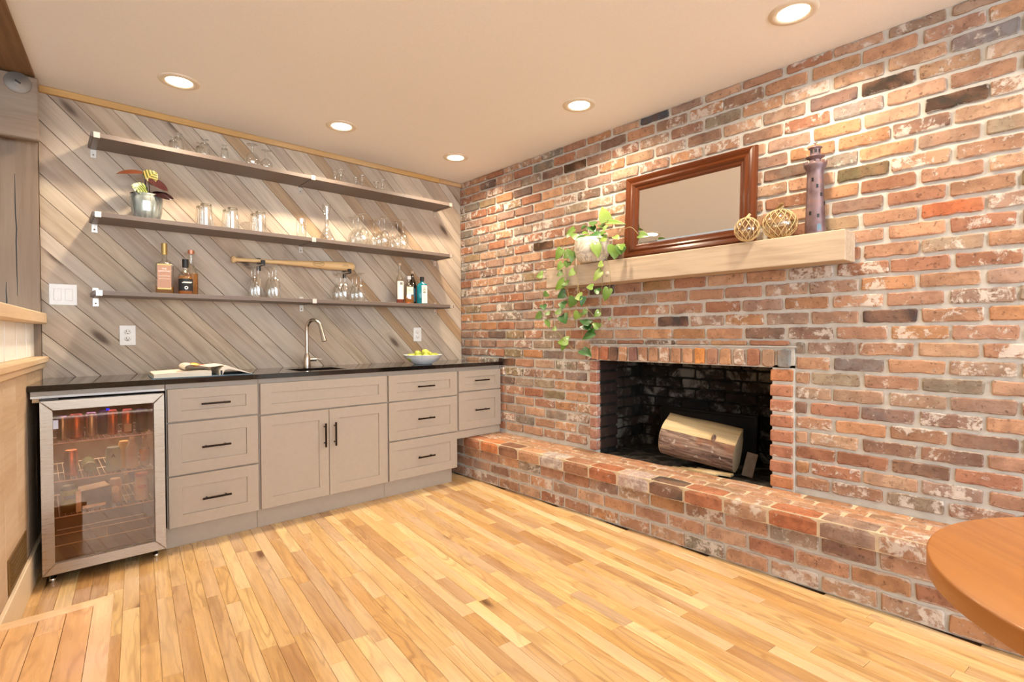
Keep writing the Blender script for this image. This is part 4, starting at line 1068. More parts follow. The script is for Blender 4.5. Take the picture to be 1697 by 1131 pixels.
mb = MB().tube([(-.2, -.572, .215), (.2, -.572, .215)], .002, 6).tube([(-.2, -.572, .165), (.2, -.572, .165)], .002, 6).tube([(0, -.572, .165), (0, -.572, .215)], .0015, 6).tube([(-.18, -.4, .19), (.18, -.4, .19)], .0015, 6)
mb.build('lower_rack', m_wire, bc)
ld = bpy.data.lights.new('cooler_led', 'AREA'); ld.shape = 'RECTANGLE'; ld.size = .36; ld.size_y = .05; ld.energy = .9; ld.color = (.52, .35, 1.0)
link('led_strip', ld, bc, (0, -.5, .812))
ld = bpy.data.lights.new('cooler_added_fill', 'AREA'); ld.shape = 'RECTANGLE'; ld.size = .36; ld.size_y = .3; ld.energy = 2.2; ld.color = (1, .9, .8)  # white fill added to brighten the cooler contents, besides the purple strip
link('added_fill_lamp', ld, bc, (0, -.3, .636))

m_copper = plain('copper_can', (196,116,84), .25, .85); m_purple = plain('dark_purple_can', (60,34,72), .3, .6); m_silver = plain('silver_can', (190,184,178), .25, .9)
def can(name, label, cat, x, y, z, r, h, mat, band=None, bandz=(.2, .8), top=None, group=None, txt=None):
    t_ = thing(name, label, cat, (x, y, z), 0, group)
    MB().lathe([(r*.78, 0), (r*.95, .004), (r, .012), (r, h-.014), (r*.8, h-.003), (r*.8, h), (r*.74, h-.003), (0, h-.003)], 22, cap0=True).build('can_body', mat, t_)
    if band: MB().lathe([(r+.0006, h*bandz[0]), (r+.0006, h*bandz[1])], 22).build('label_band', band, t_)
    if txt: text_mesh('label_letter', txt, .026, m_ink, t_, Matrix.Translation((-.002, -r-.0015, h*.66)) @ Matrix.Rotation(R(90), 4, 'X'))
    return t_
def bottle(name, label, cat, x, y, z, prof, glass, liquid=None, lz=None, cap=None, capp=None, lab=None, labz=None, n=26, rotz=0, square=None, group=None):
    """prof: outer profile (r, z); lz: height of the liquid"""
    t_ = thing(name, label, cat, (x, y, z), rotz, group)
    rp = None
    def shell(pf, nm, mt_, c0=True, c1=False, grow=0):
        mb = MB()
        if square:
            vs = []; m = 24
            for (r, zz) in pf:
                for i in range(m):
                    a = 2*PI*(i+.5)/m; p_ = 5.0 if r > .6*square[0] else 2.0
                    ca, sa = math.cos(a), math.sin(a); q = (abs(ca)**p_+abs(sa)**p_)**(-1/p_)
                    yy = square[1]/square[0] if r > .6*square[0] else 1
                    vs.append((r*q*ca, r*q*sa*yy, zz))
            fs = [(k*m+i, k*m+(i+1) % m, (k+1)*m+(i+1) % m, (k+1)*m+i) for k in range(len(pf)-1) for i in range(m)]
            mb.add(vs, fs, True)
            if c0: mb.add(vs[:m], [tuple(range(m))[::-1]])
            if c1: mb.add(vs[-m:], [tuple(range(m))])
        else: mb.lathe(pf, n, None, True, c0, c1)
        return mb.build(nm, mt_, t_)
    shell(prof, 'glass_body', glass)
    if liquid:
        pf = [(max(.001, r-.003), max(zz, .005)) for r, zz in prof if zz < lz]; last = pf[-1]
        pf.append((last[0], lz)); shell(pf, 'liquid', liquid, True, True)
    if cap: MB().lathe(capp, 18, None, True, True, True).build('cap', cap, t_)
    if lab:
        r = lab[0]; a0, a1 = lab[1]; vs = []; m = 10
        if square:
            hx = lab[0]; yy = -(square[1]+.0012)
            MB().box(-hx, hx, yy-.0004, yy, labz[0], labz[1]).build('label', lab[2], t_)
        else:
            for i in range(m+1):
                a = R(a0+(a1-a0)*i/m)
                for zz in labz: vs.append(((r+.0006)*math.sin(a), -(r+.0006)*math.cos(a), zz))
            MB().add(vs, [(2*i, 2*i+2, 2*i+3, 2*i+1) for i in range(m)], True).build('label', lab[2], t_)
    return t_
def liquid(name, rgb, tr=.75):
    t = NT(name); a = t.n('ShaderNodeBsdfTransparent'); a.inputs[0].default_value = lin(rgb)
    d_ = t.n('ShaderNodeBsdfPrincipled'); d_.inputs['Base Color'].default_value = lin(rgb); d_.inputs['Roughness'].default_value = .08
    mx = t.n('ShaderNodeMixShader'); mx.inputs[0].default_value = 1-tr; t.l(a.outputs[0], mx.inputs[1]); t.l(d_.outputs[0], mx.inputs[2]); t.l(mx.outputs[0], t.out.inputs[0]); return t.m
m_amber = liquid('amber_spirit', (236,176,72), .7); m_whisky = liquid('whisky', (232,186,104), .75); m_pink = liquid('red_liqueur', (196,80,60), .5)
m_clear = m_glass; m_bglass = thinglass('bottle_glass', (248,248,244), 1.8, .03, 1.5, .35, .04)
m_teal = thinglass('teal_glass', (40,150,170), 1.6, .03, 1.5, .4, .06); 
t = NT('teal_bottle'); 
a_ = t.n('ShaderNodeBsdfTransparent'); a_.inputs[0].default_value = lin((40,160,176)); d_ = t.n('ShaderNodeBsdfPrincipled'); d_.inputs['Base Color'].default_value = lin((30,140,158)); d_.inputs['Roughness'].default_value = .08
mx = t.n('ShaderNodeMixShader'); mx.inputs[0].default_value = .6; t.l(a_.outputs[0], mx.inputs[1]); t.l(d_.outputs[0], mx.inputs[2]); t.l(mx.outputs[0], t.out.inputs[0]); m_teal = t.m
m_gold = plain('gold_foil', (190,160,96), .35, .7); m_cop = plain('copper_cap', (214,140,110), .3, .7); m_cork = plain('cork_cap', (214,188,160), .6)
def lab(name, rgb): return plain(name, rgb, .55, 0, 0, .1, .03)

S1, S2, S3 = 2.2205, 1.8005, 1.3835
# items in the cooler
zt = .6445
fx = lambda dx: -2.582+dx
for i, (dx, r, h, mt_, lb) in enumerate([(-.155, .022, .115, m_silver, 'slim silver can at the left end of the cooler top shelf'), (-.105, .030, .120, m_copper, 'wide shiny copper can on the cooler top shelf'),
        (-.048, .024, .122, m_silver, 'silver can between copper cans on the cooler top shelf'), (.002, .023, .122, m_purple, 'dark purple can left of the slim copper can on the cooler top shelf'), (.035, .021, .126, m_copper, 'slim copper can in the middle of the cooler top shelf'),
        (.155, .027, .118, m_purple, 'dark purple can at the right end of the cooler top shelf')]):
    can('drink_can', lb, 'can', fx(dx), -.50 if i != 3 else -.44, zt, r, h, mt_, None, group='cans on the cooler top shelf')
t_ = can('drink_can', 'copper can with pale square label, right side of cooler top shelf', 'can', fx(.095), -.50, zt, .024, .124, m_copper, None, group='cans on the cooler top shelf')
MB().box(-.016, .014, -.0262, -.0250, .012, .05).build('label', lab('pale_square_label', (214,206,190)), t_)
zm = .4665
can('drink_can', 'copper coloured can at left of the cooler middle shelf', 'can', fx(-.125), -.49, zm, .027, .125, m_copper)
t_ = thing('green_bottle', 'green glass bottle lying with its base forward in the cooler', 'bottle', (fx(-.055), -.50, zm+.028))
MB().lathe([(0, .0), (.018, 0), (.026, .004), (.027, .02), (.027, .16), (.02, .19), (.011, .22), (.011, .26)], 22).build('glass_body', plain('green_bottle_glass', (96,116,84), .15), t_, (0, 0, 0), (R(-90), 0, 0))
can('drink_can', 'pale blue can printed with a letter A in the cooler', 'can', fx(.035), -.505, zm, .031, .118, lab('pale_blue_can', (168,206,206)), None, txt='A')
can('drink_can', 'yellow can right of the pale blue can in the cooler', 'can', fx(.083), -.46, zm, .024, .135, plain('yellow_can', (214,178,98), .4))
bottle('drink_bottle', 'white bottle with a narrow neck on the cooler middle shelf', 'bottle', fx(.112), -.50, zm, [(.024, 0), (.026, .006), (.026, .105), (.016, .125), (.010, .135), (.010, .15)], plain('white_bottle', (212,204,196), .4), cap=m_white, capp=[(.011, .146), (.011, .158)])
bottle('drink_bottle', 'bottle with yellow and orange label at right of cooler middle shelf', 'bottle', fx(.165), -.50, zm, [(.021, 0), (.0225, .006), (.0225, .09), (.014, .115), (.009, .13), (.009, .15)], m_bglass, liquid('pale_juice', (220,200,150), .4), .10, m_white, [(.010, .146), (.010, .158)], (.0225, (-80, 80), lab('yellow_orange_label', (216,160,70))), (.03, .088))
zb = .2985
t_ = can('jar', 'glass jar with bright green label at left of the cooler lower shelf', 'jar', fx(-.135), -.50, zb, .033, .125, plain('dark_olive_jar', (70,70,40), .25), lab('green_label', (150,180,50)), (.28, .86))
MB().box(-.02, .026, -.0352, -.0345, .065, .082).build('label_print', m_ink, t_)
MB().box(.020, .032, -.030, -.0285, .06, .10).build('label_panel', m_plate, t_, (0, 0, 0), (0, 0, R(32)))
t_ = thing('drink_carton', 'dark brown open drinks carton with white edges in the cooler', 'carton', (fx(-.045), -.48, zb), R(8))
MB().box(-.065, .065, -.045, .06, 0, .095, .001).build('carton_body', plain('dark_carton', (64,42,30), .6), t_)
MB().box(-.075, -.055, -.052, -.046, 0, .10, .001).box(-.05, .04, -.048, -.0455, .008, .022).build('carton_flap', m_plate, t_, (0,0,0), (0, 0, 0))
MB().box(-.075, .065, -.045, .06, .0955, .098).build('carton_top', lab('carton_lid', (190,182,166)), t_, (0,0,0), (0, R(-3), 0))
t_ = can('jar', 'small jar with round white label behind the carton in the cooler', 'jar', fx(.045), -.47, zb, .027, .12, plain('tan_jar', (176,150,120), .3))
MB().lathe([(0, 0), (.016, 0), (.018, -.001)], 18).build('round_label', m_plate, t_, (-.004, -.029, .07), (R(90), 0, 0))
MB().lathe([(.007, -.0008), (.011, -.0008)], 18).build('round_print', m_ink, t_, (-.004, -.0297, .07), (R(90), 0, 0))
bottle('drink_bottle', 'clear bottle between two jars on the cooler lower shelf', 'bottle', fx(.09), -.47, zb, [(.022, 0), (.023, .06), (.013, .09), (.009, .11), (.009, .135)], m_bglass, cap=m_chrome, capp=[(.010, .13), (.010, .142)])
t_ = bottle('jar', 'white sauce jar with red oval label at right of the cooler', 'jar', fx(.15), -.50, zb, [(.03, 0), (.032, .006), (.032, .085), (.027, .10), (.026, .12)], plain('cream_sauce', (222,214,200), .3), cap=plain('red_lid', (190,96,60), .4), capp=[(.029, .118), (.029, .134)])
MB().lathe([(0, 0), (.017, 0)], 20).build('oval_label', lab('red_oval', (196,72,50)), t_, (-.002, -.0335, .07), (R(90), 0, 0)).scale = (1.1, .6, 1)

# ------------------------------------------------------------------ things on the counter
bk = thing('open_cookbook', 'open cookbook lying on the left of the black counter', 'book', (-2.135, -.372, .9145), R(-4))
m_page = plain('book_page', (236,228,212), .6, 0, 0, .1, .02); m_cover = plain('book_cover', (96,120,140), .5); m_paper_edge = plain('page_edges', (230,222,206), .7, 0, 500, .3)
BD = .155
MB().box(-.235, .245, -BD-.004, BD+.004, 0, .003, .001).build('cover', m_cover, bk)
def page_block(name, prof, y0, y1, mat):
    # prof: list of (x, z_bottom, z_top)
    vs = []; n = len(prof)
    for y in (y0, y1):
        vs += [(x, y, a) for x, a, b in prof]+[(x, y, b) for x, a, b in prof]
    fs = []
    for i in range(n-1):
        fs += [(i, i+1, n+i+1, n+i), (2*n+i+1, 2*n+i, 3*n+i, 3*n+i+1), (n+i, n+i+1, 3*n+i+1, 3*n+i), (i+1, i, 2*n+i, 2*n+i+1)]
    fs += [(0, n, 3*n, 2*n), (n-1, 3*n-1, 4*n-1, 2*n-1)]
    return MB().add(vs, fs).build(name, mat, bk)
page_block('left_pages', [(-.228, .0032, .021), (-.22, .0032, .024), (-.15, .0032, .027), (-.07, .0032, .031), (-.02, .0032, .033), (.035, .0032, .030)], -BD, BD, m_paper_edge)
cv = []
for i in range(13):
    u_ = i/12; x = -.08+.17*u_; z = .033+.034*math.sin(min(1, u_*1.9)*PI/2)*(1-.25*u_)
    cv.append((x, z-.0012, z))
cv = [(-.086, .040, .0415), (-.090, .050, .052), (-.080, .062, .0635), (-.06, .066, .0675), (-.03, .062, .0635), (0, .054, .0555), (.03, .050, .0515), (.06, .052, .0535), (.09, .056, .0575), (.105, .054, .0555)]
page_block('turned_page', cv, -BD+.02, BD-.01, m_page)
page_block('right_pages', [(.075, .0032, .030), (.088, .0032, .046), (.10, .030, .054), (.12, .036, .052), (.16, .026, .036), (.20, .014, .021), (.236, .0035, .006)], -BD, BD, m_page)
MB().box(.078, .088, -BD-.001, BD, .0035, .030).build('spine_gap', m_black, bk)
t = NT('orange_slice_print'); tc = t.n('ShaderNodeTexCoord').outputs['Object']; n1 = t.noise(tc, 60, 4)
t.bsdf(t.ramp(n1, [(.35, lin((240,170,60))), (.65, lin((250,206,110)))]), .5); m_or = t.m
m_br = plain('brown_print', (150,84,50), .5); m_rd = plain('red_print', (206,110,76), .5)
MB().lathe([(0, .0008), (.021, .0008)], 24).build('orange_picture', m_or, bk, (-.038, -BD+.05, .0645), (R(24), R(8), 0))
MB().lathe([(.021, .0006), (.0245, .0006)], 24).build('orange_picture_edge', m_br, bk, (-.038, -BD+.05, .0645), (R(24), R(8), 0))
MB().sphere((0,0,0), .03, .022, .003).build('red_picture', m_rd, bk, (.01, .05, .0555), (0, R(12), 0))
MB().box(-.04, .03, -.012, .012, 0, .0006).build('brown_picture', m_br, bk, (-.085, -.11, .0325), (0, R(-2), 0))
# fruit bowl
bo = thing('fruit_bowl', 'white fluted oval bowl on the right end of the counter', 'bowl', (-.655, -.385, .9145))
MB().lathe([(0, .006), (.055, .006), (.058, 0), (.066, 0), (.075, .006), (.105, .024), (.132, .048), (.146, .068), (.149, .070), (.145, .0705), (.130, .052), (.10, .030), (.06, .014), (0, .012)], 96,
           ripple=lambda a, z: (.012*math.cos(32*a) if .008 < z < .066 else 0)).build('bowl_body', plain('white_glaze', (236,238,240), .18), bo)
t = NT('lime_skin'); tc = t.n('ShaderNodeTexCoord').outputs['Object']; oi = t.n('ShaderNodeObjectInfo').outputs['Random']; n1 = t.noise(tc, 22, 3)
t.bsdf(t.mix(t.mapr(n1, .4, .65, 0, .6), t.ramp(oi, [(0, lin((122,150,36))), (.5, lin((158,170,50))), (1, lin((190,190,84)))]), lin((196,196,96))), .32, 0, t.noise(tc, 250, 2), .15, .0006); m_lime = t.m
lime_me = MB().lathe([(0, -.034), (.004, -.033), (.008, -.030), (.019, -.023), (.0265, -.010), (.028, .002), (.025, .014), (.017, .024), (.008, .029), (.003, .032), (0, .0325)], 20).mesh('lime_body', m_lime)
rg = random.Random(8)
lim = [(-.105, .0, .052, 'leftmost green lime at the rim of the white bowl'), (-.055, -.035, .052, 'pale green lime at the front left of the bowl'), (-.03, .02, .073, 'bright green lime on top of the heap, left of centre'), (.005, -.04, .056, 'green lime at the front centre of the bowl'),
       (.028, .005, .083, 'topmost yellow-green lime in the bowl'), (.06, -.045, .053, 'green lime at the front right of the bowl'), (.07, .025, .066, 'lime on the right slope of the heap'), (.108, -.01, .053, 'yellowish lime near the right rim of the bowl'),
       (-.06, .045, .052, 'lime at the back left of the bowl'), (.02, .07, .050, 'lime at the back centre of the bowl'), (.10, .05, .052, 'lime at the back right of the bowl')]
for (dx, dy, dz, lb) in lim:
    t_ = link('lime', lime_me, None, (-.655+dx, -.385+dy, .9145+dz), (rg.uniform(0, 3), rg.uniform(0, 3), rg.uniform(0, 3))); tag(t_, lb, 'lime', 'limes in the white bowl')

# ------------------------------------------------------------------ wall plates
def plate(label, cat, name, x, z, w_, h_):
    t_ = thing(name, label, cat, (x, -.0005, z)); MB().box(-w_/2, w_/2, -.006, .0, -h_/2, h_/2, .002).build('cover_plate', m_plate, t_); return t_
sw = plate('white double rocker light switch beside the corner post', 'switch', 'light_switch', -2.713, 1.368, .118, .115)
for dx in (-.0235, .0235):
    MB().box(-.018, .018, -.0075, -.006, -.035, .035, .0006).build('rocker_frame', m_plate, sw, (dx, 0, 0))
    MB().box(-.0155, .0155, -.0115, -.0075, -.032, .032, .0015).build('rocker', m_plate, sw, (dx, 0, 0), (R(3), 0, 0))
for (x, z, lb) in ((-2.43, 1.143, 'white duplex power outlet above the open cookbook'), (-.465, 1.139, 'white duplex power outlet above the fruit bowl')):
    ol = plate(lb, 'outlet', 'power_outlet', x, z, .077, .116)
    for dz in (-.0195, .0195):
        rc = MB().lathe([(0, .0085), (.0165, .0085), (.0172, .006)], 24).build('receptacle', m_plate, ol, (0, 0, dz), (R(90), 0, 0)); rc.scale = (1, .86, 1)
        for (sx, a, b) in ((-.0062, .0012, .0042), (.0062, .0012, .0034)): MB().box(sx-a, sx+a, -.0092, -.0084, dz+.001-b+.003, dz+.001+b+.003).build('slot', m_slot, ol)
        MB().box(-.0024, .0024, -.0092, -.0084, dz-.010, dz-.0055).build('slot', m_slot, ol)

# ------------------------------------------------------------------ shelves
SD = .243
names = {0: 'top', 1: 'middle', 2: 'bottom'}
for k, z in enumerate((S1, S2, S3)):
    for (x0, x1, side) in ((-2.598, -1.424, 'left'), (-1.421, -.262, 'right')):
        t_ = thing('wall_shelf', f'{side} board of the {names[k]} grey-brown wall shelf', 'shelf', ((x0+x1)/2, 0, z-.0005), 0, 'wall shelf boards')
        MB().box(-(x1-x0)/2, (x1-x0)/2, -SD, -.006, -.0245, 0, .0012).build('shelf_board', m_shelf, t_)
    for (x, side) in ((-2.574, 'left end of'), (-1.423, 'centre of'), (-.285, 'right end of')):
        t_ = thing('shelf_bracket', f'pale metal wrap bracket at the {side} the {names[k]} wall shelf', 'bracket', (x, 0, z-.0005), 0, 'shelf brackets')
        h_ = .014
        MB().box(-h_, h_, -.004, -.0005, -.075, -.0255, .001).box(-h_, h_, -.004, -.0005, .0005, .03, .001).build('wall_plate', m_bracket, t_)
        MB().box(-h_, h_, -SD-.003, -.004, -.0285, -.0255, .0006).build('arm', m_shelf, t_)
        MB().box(-h_, h_, -SD-.0045, -SD-.001, -.0285, .0015, .0006).build('front_lip', m_bracket, t_)
        MB().lathe([(0, .003), (.004, .002), (.005, 0)], 10).build('screw', m_chrome, t_, (0, -.004, -.058), (R(90), 0, 0))

# ------------------------------------------------------------------ glassware
def glass_kind(prof, thick=None, n=26):
    return (MB().lathe(prof, n).mesh('glass_body', m_glass), MB().lathe(thick, n).mesh('thick_base', m_glass_d) if thick else None)
def put_glass(kind, name, label, cat, x, y, z, group, s=1.0):
    me, th = kind
    t_ = thing(name, label, cat, (x, y, z), random.random(), group)
    link('glass_body', me, t_); 
    if th: link('thick_base', th, t_)
    return t_
pint = glass_kind([(.041, 0), (.0405, .004), (.031, .138), (.030, .142), (0, .142)], [(0, .130), (.0295, .130), (.0300, .1345), (.0295, .139), (0, .1395)])
tumb = glass_kind([(0, .001), (.030, .001), (.032, .004), (.034, .14), (.0345, .142)], [(0, .003), (.029, .003), (.0295, .012), (0, .012)])
wine = glass_kind([(.030, 0), (.036, .02), (.041, .05), (.040, .075), (.031, .100), (.014, .118), (.005, .128), (.0036, .14), (.0036, .205), (.006, .213), (.018, .218), (.034, .221), (.034, .222), (0, .2235)])
flute = glass_kind([(.0235, 0), (.0265, .03), (.0275, .06), (.024, .10), (.014, .128), (.006, .140), (.0038, .15), (.0038, .198), (.007, .206), (.018, .210), (.0335, .213), (.0335, .214), (0, .2155)])
flute2 = glass_kind([(.026, 0), (.029, .03), (.031, .06), (.028, .09), (.017, .115), (.006, .128), (.004, .14), (.004, .188), (.008, .198), (.018, .203), (.031, .206), (.031, .207), (0, .208)])
rocks = glass_kind([(.034, 0), (.0335, .003), (.024, .088), (.021, .092), (.007, .096), (.007, .106), (.022, .112), (.023, .115), (0, .1155)], [(0, .083), (.022, .083), (.021, .091), (0, .091)])
rocks_s = glass_kind([(.026, 0), (.0255, .003), (.018, .084), (.015, .088), (.006, .09), (.006, .10), (.016, .104), (.017, .107), (0, .1075)], [(0, .078), (.016, .078), (.0155, .086), (0, .086)])
snift = glass_kind([(.029, 0), (.038, .02), (.044, .048), (.041, .072), (.028, .092), (.010, .102), (.006, .108), (.006, .138), (.012, .150), (.034, .155), (.034, .156), (0, .1575)])
snift_s = glass_kind([(.025, 0), (.034, .018), (.040, .042), (.037, .064), (.024, .083), (.009, .092), (.005, .098), (.005, .128), (.010, .139), (.031, .145), (.031, .146), (0, .1475)])
cord = glass_kind([(.030, 0), (.0295, .003), (.018, .035), (.010, .050), (.011, .058), (.008, .065), (.012, .080), (.027, .105), (.027, .108), (0, .1085)], [(0, .046), (.009, .048), (.010, .055), (.006, .062), (0, .063)])
cord_s = glass_kind([(.025, 0), (.0245, .003), (.015, .033), (.008, .047), (.009, .055), (.007, .062), (.011, .076), (.023, .099), (.023, .101), (0, .1015)], [(0, .043), (.0075, .045), (.0085, .052), (.005, .059), (0, .060)])
for i, (x, nm) in enumerate(((-2.048, 'leftmost'), (-1.901, 'middle'), (-1.736, 'rightmost'))):
    put_glass(pint, 'pint_glass', f'{nm} upturned pint glass at the front of the middle shelf', 'glass', x, -.155, S2, 'upturned pint glasses on the middle shelf')
    put_glass(pint, 'pint_glass', f'upturned pint glass behind the {nm} front one on the middle shelf', 'glass', x-.006, -.068, S2, 'upturned pint glasses on the middle shelf')
put_glass(tumb, 'tumbler', 'single straight tumbler left of the carafe on the middle shelf', 'glass', -1.461, -.12, S2, None)
t_ = thing('glass_carafe', 'clear glass carafe with flared rim and wide base on middle shelf', 'carafe', (-1.281, -.12, S2))
MB().lathe([(0, .001), (.058, .001), (.066, .006), (.066, .012), (.05, .04), (.03, .075), (.018, .105), (.0135, .135), (.0145, .165), (.022, .21), (.030, .262), (.033, .272)], 32).build('glass_body', m_glass, t_)
MB().lathe([(0, .004), (.055, .004), (.056, .011), (0, .011)], 28).build('thick_base', m_glass_d, t_)
dn = {0: 'back', 1: 'centre', 2: 'front'}
for (x, rn) in ((-1.045, 'left'), (-.874, 'middle'), (-.715, 'right')):
    for i, y in enumerate((-.046, -.129, -.212)):
        put_glass(wine, 'wine_glass', f'{dn[i]} wine glass in the {rn} row of the middle shelf', 'glass', x, y, S2, 'upturned wine glasses on the middle shelf')
for (x, rn, kd) in ((-1.762, 'far left', flute), (-1.653, 'second', flute)):
    for i, y in enumerate((-.045, -.114, -.183)):
        put_glass(kd, 'champagne_flute', f'{dn[i]} champagne flute in the {rn} row on the bottom shelf', 'glass', x, y, S3, 'upturned champagne flutes on the bottom shelf')
for (x, rn, kd) in ((-1.178, 'left', flute2), (-1.055, 'right', flute2)):
    for i, y in enumerate((-.045, -.114, -.183)):
        put_glass(kd, 'stemmed_glass', f'{dn[i]} stemmed glass in the {rn} row below the bat barrel', 'glass', x, y, S3, 'stemmed glasses below the bat barrel')
put_glass(rocks, 'footed_glass', 'upturned footed glass nearest the left end of the top shelf', 'glass', -2.188, -.15, S1, 'small glasses on the top shelf')
put_glass(rocks, 'footed_glass', 'upturned footed glass behind the leftmost one on the top shelf', 'glass', -2.20, -.07, S1, 'small glasses on the top shelf')
put_glass(rocks, 'footed_glass', 'second upturned footed glass from the left on the top shelf', 'glass', -2.05, -.15, S1, 'small glasses on the top shelf')
put_glass(rocks, 'footed_glass', 'upturned footed glass behind the second one on the top shelf', 'glass', -2.057, -.07, S1, 'small glasses on the top shelf')
put_glass(rocks_s, 'footed_glass', 'slim upturned glass left of the two snifters on the top shelf', 'glass', -1.941, -.15, S1, 'small glasses on the top shelf')
put_glass(snift, 'brandy_snifter', 'larger upturned brandy snifter on the top shelf', 'glass', -1.773, -.13, S1, 'brandy snifters on the top shelf')
put_glass(snift_s, 'brandy_snifter', 'smaller upturned brandy snifter, right one on the top shelf', 'glass', -1.679, -.10, S1, 'brandy snifters on the top shelf')
for (x, nm, kd) in ((-1.184, 'left', cord), (-1.021, 'middle', cord_s), (-.853, 'right', cord_s)):
    put_glass(kd, 'cordial_glass', f'{nm} small hourglass-shaped glass in front on the top shelf', 'glass', x, -.15, S1, 'hourglass-shaped cordial glasses on the top shelf')
    put_glass(kd, 'cordial_glass', f'hourglass-shaped glass behind the {nm} one on the top shelf', 'glass', x-.01, -.07, S1, 'hourglass-shaped cordial glasses on the top shelf')

# ------------------------------------------------------------------ bottles on the bottom shelf
MX = Matrix.Rotation(R(90), 4, 'X')
k1 = bottle('spirit_bottle', 'square clear bottle with brown label and gold neck on the bottom shelf', 'bottle', -2.262, -.13, S3, [(.043, 0), (.046, .005), (.046, .172), (.040, .182), (.020, .192), (.0135, .205), (.0135, .285)], m_bglass, m_whisky, .045, m_gold, [(.0155, .232), (.0155, .298)], (.034, (0, 0), lab('brown_label', (176,134,112))), (.034, .168), square=(.046, .03), rotz=R(-12))
text_mesh('label_text', 'THE', .012, m_plate, k1, Matrix.Translation((0, -.0330, .146)) @ MX, sx=1.1)
text_mesh('label_text', 'LOCH FYNE', .0125, m_plate, k1, Matrix.Translation((0, -.0330, .132)) @ MX, sx=.86)
for z in (.104, .088): MB().box(-.028, .028, -.0328, -.0322, z-.0012, z+.0012).build('label_line', plain('pale_print', (226,206,190), .6), k1)
MB().box(-.034, .034, -.0328, -.0318, .028, .034).box(-.034, .034, -.0328, -.0318, .168, .174).build('gold_band', m_gold, k1)
k2 = bottle('spirit_bottle', 'squat bottle with black cap and black-blue label, amber spirit', 'bottle', -2.16, -.15, S3, [(.036, 0), (.039, .005), (.039, .10), (.034, .122), (.018, .14), (.0145, .15), (.0145, .175)], m_bglass, m_amber, .11, m_black, [(.017, .163), (.017, .212)], (.039, (-75, 62), lab('black_label', (26,26,30))), (.022, .094))
MB().box(-.026, .022, -.0408, -.0402, .068, .0715).box(-.02, .026, -.0408, -.0402, .073, .0755).build('label_script', m_plate, k2)
MB().lathe([(.0055, 0), (.0095, 0)], 20).build('label_ring', m_plate, k2, (-.004, -.0406, .040), (R(90), 0, 0))
k3 = bottle('spirit_bottle', 'taller amber bottle with copper cap behind the black-labelled one', 'bottle', -2.118, -.085, S3, [(.035, 0), (.038, .005), (.038, .13), (.032, .155), (.016, .185), (.0135, .2), (.0135, .262)], m_bglass, m_amber, .135, m_cop, [(.0175, .256), (.0175, .278)], None)
r1 = bottle('spirit_bottle', 'tall slim bottle with white label and red base, left of four', 'bottle', -.70, -.13, S3, [(.027, 0), (.029, .005), (.029, .18), (.022, .215), (.011, .235), (.0095, .30)], m_bglass, m_pink, .032, m_cork, [(.011, .30), (.012, .318)], (.029, (-70, 55), lab('white_label', (228,226,220))), (.034, .175))
for z in (.15, .16): MB().box(-.016, .008, -.0312, -.0300, z, z+.005).build('label_line', m_ink, r1)
r2 = bottle('spirit_bottle', 'square bottle with cream label and white cap, amber spirit', 'bottle', -.617, -.13, S3, [(.036, 0), (.038, .004), (.038, .145), (.032, .155), (.016, .162), (.0135, .17), (.0135, .2)], m_bglass, m_amber, .065, m_white, [(.0165, .196), (.0165, .222)], (.026, (0, 0), lab('cream_label', (240,224,196))), (.075, .135), square=(.038, .028), rotz=R(-14))
text_mesh('label_text', 'F I', .02, m_ink, r2, Matrix.Translation((0, -.0305, .106)) @ MX)
r3 = bottle('spirit_bottle', 'brown-necked bottle with cork top behind the teal bottle', 'bottle', -.552, -.075, S3, [(.032, 0), (.034, .005), (.034, .16), (.026, .19), (.013, .215), (.011, .255)], thinglass('brown_glass', (110,92,70), 1.6, .03, 1.5, .3, .05), None, None, m_cork, [(.0125, .25), (.0125, .272)], (.034, (-80, 10), lab('blue_label', (70,130,160))), (.02, .13))
r4 = bottle('spirit_bottle', 'teal glass bottle with black cap and white label on the bottom shelf', 'bottle', -.508, -.15, S3, [(.040, 0), (.043, .005), (.043, .150), (.036, .163), (.016, .175), (.013, .182), (.013, .195)], m_teal, None, None, m_black, [(.0165, .188), (.0165, .222)], (.022, (0, 0), lab('ivory_label', (236,226,206))), (.008, .150), square=(.043, .030), rotz=R(-26))
r4.children[-1].location.x = .016
MB().lathe([(.006, 0), (.0095, 0)], 20).build('label_emblem', m_ink, r4, (.016, -.0326, .112), (R(90), 0, 0)).scale = (1, 1.4, 1)
MB().box(.004, .028, -.0328, -.0322, .090, .0935).box(.006, .026, -.0328, -.0322, .132, .1345).box(.008, .024, -.0328, -.0322, .045, .0465).build('label_line', m_ink, r4)

# ------------------------------------------------------------------ baseball bat on two hooks
bt = thing('baseball_bat', 'pale wooden baseball bat hung level between middle and bottom shelves', 'baseball bat', (-1.889, -.062, 1.632), 0)
bt.rotation_euler = (0, -R(1.3), 0)
bp_ = [(0, 0), (.014, .001), (.0225, .006), (.0235, .014), (.020, .021), (.0135, .030), (.0125, .05), (.0122, .16), (.0145, .30), (.019, .42), (.0255, .55), (.0305, .65), (.0325, .74), (.0325, .80), (.030, .825), (.020, .838), (0, .840)]
MB().lathe(bp_, 28, Matrix.Rotation(R(90), 4, 'Y')).build('bat_body', m_bat, bt)
def bat_r(x):
    for (r0, z0), (r1_, z1) in zip(bp_[:-1], bp_[1:]):
        if z0 <= x <= z1: return r0+(r1_-r0)*(x-z0)/(z1-z0)
    return .03
m_burn = plain('burnt_print', (84,56,34), .6)
pts = []
for i in range(33):
    a = 2*PI*i/32; x = .560+.040*math.cos(a); zz = .017*math.sin(a); r = bat_r(x)+.0006; pts.append((x, -math.sqrt(max(0, r*r-(zz+.004)**2)), zz+.004))
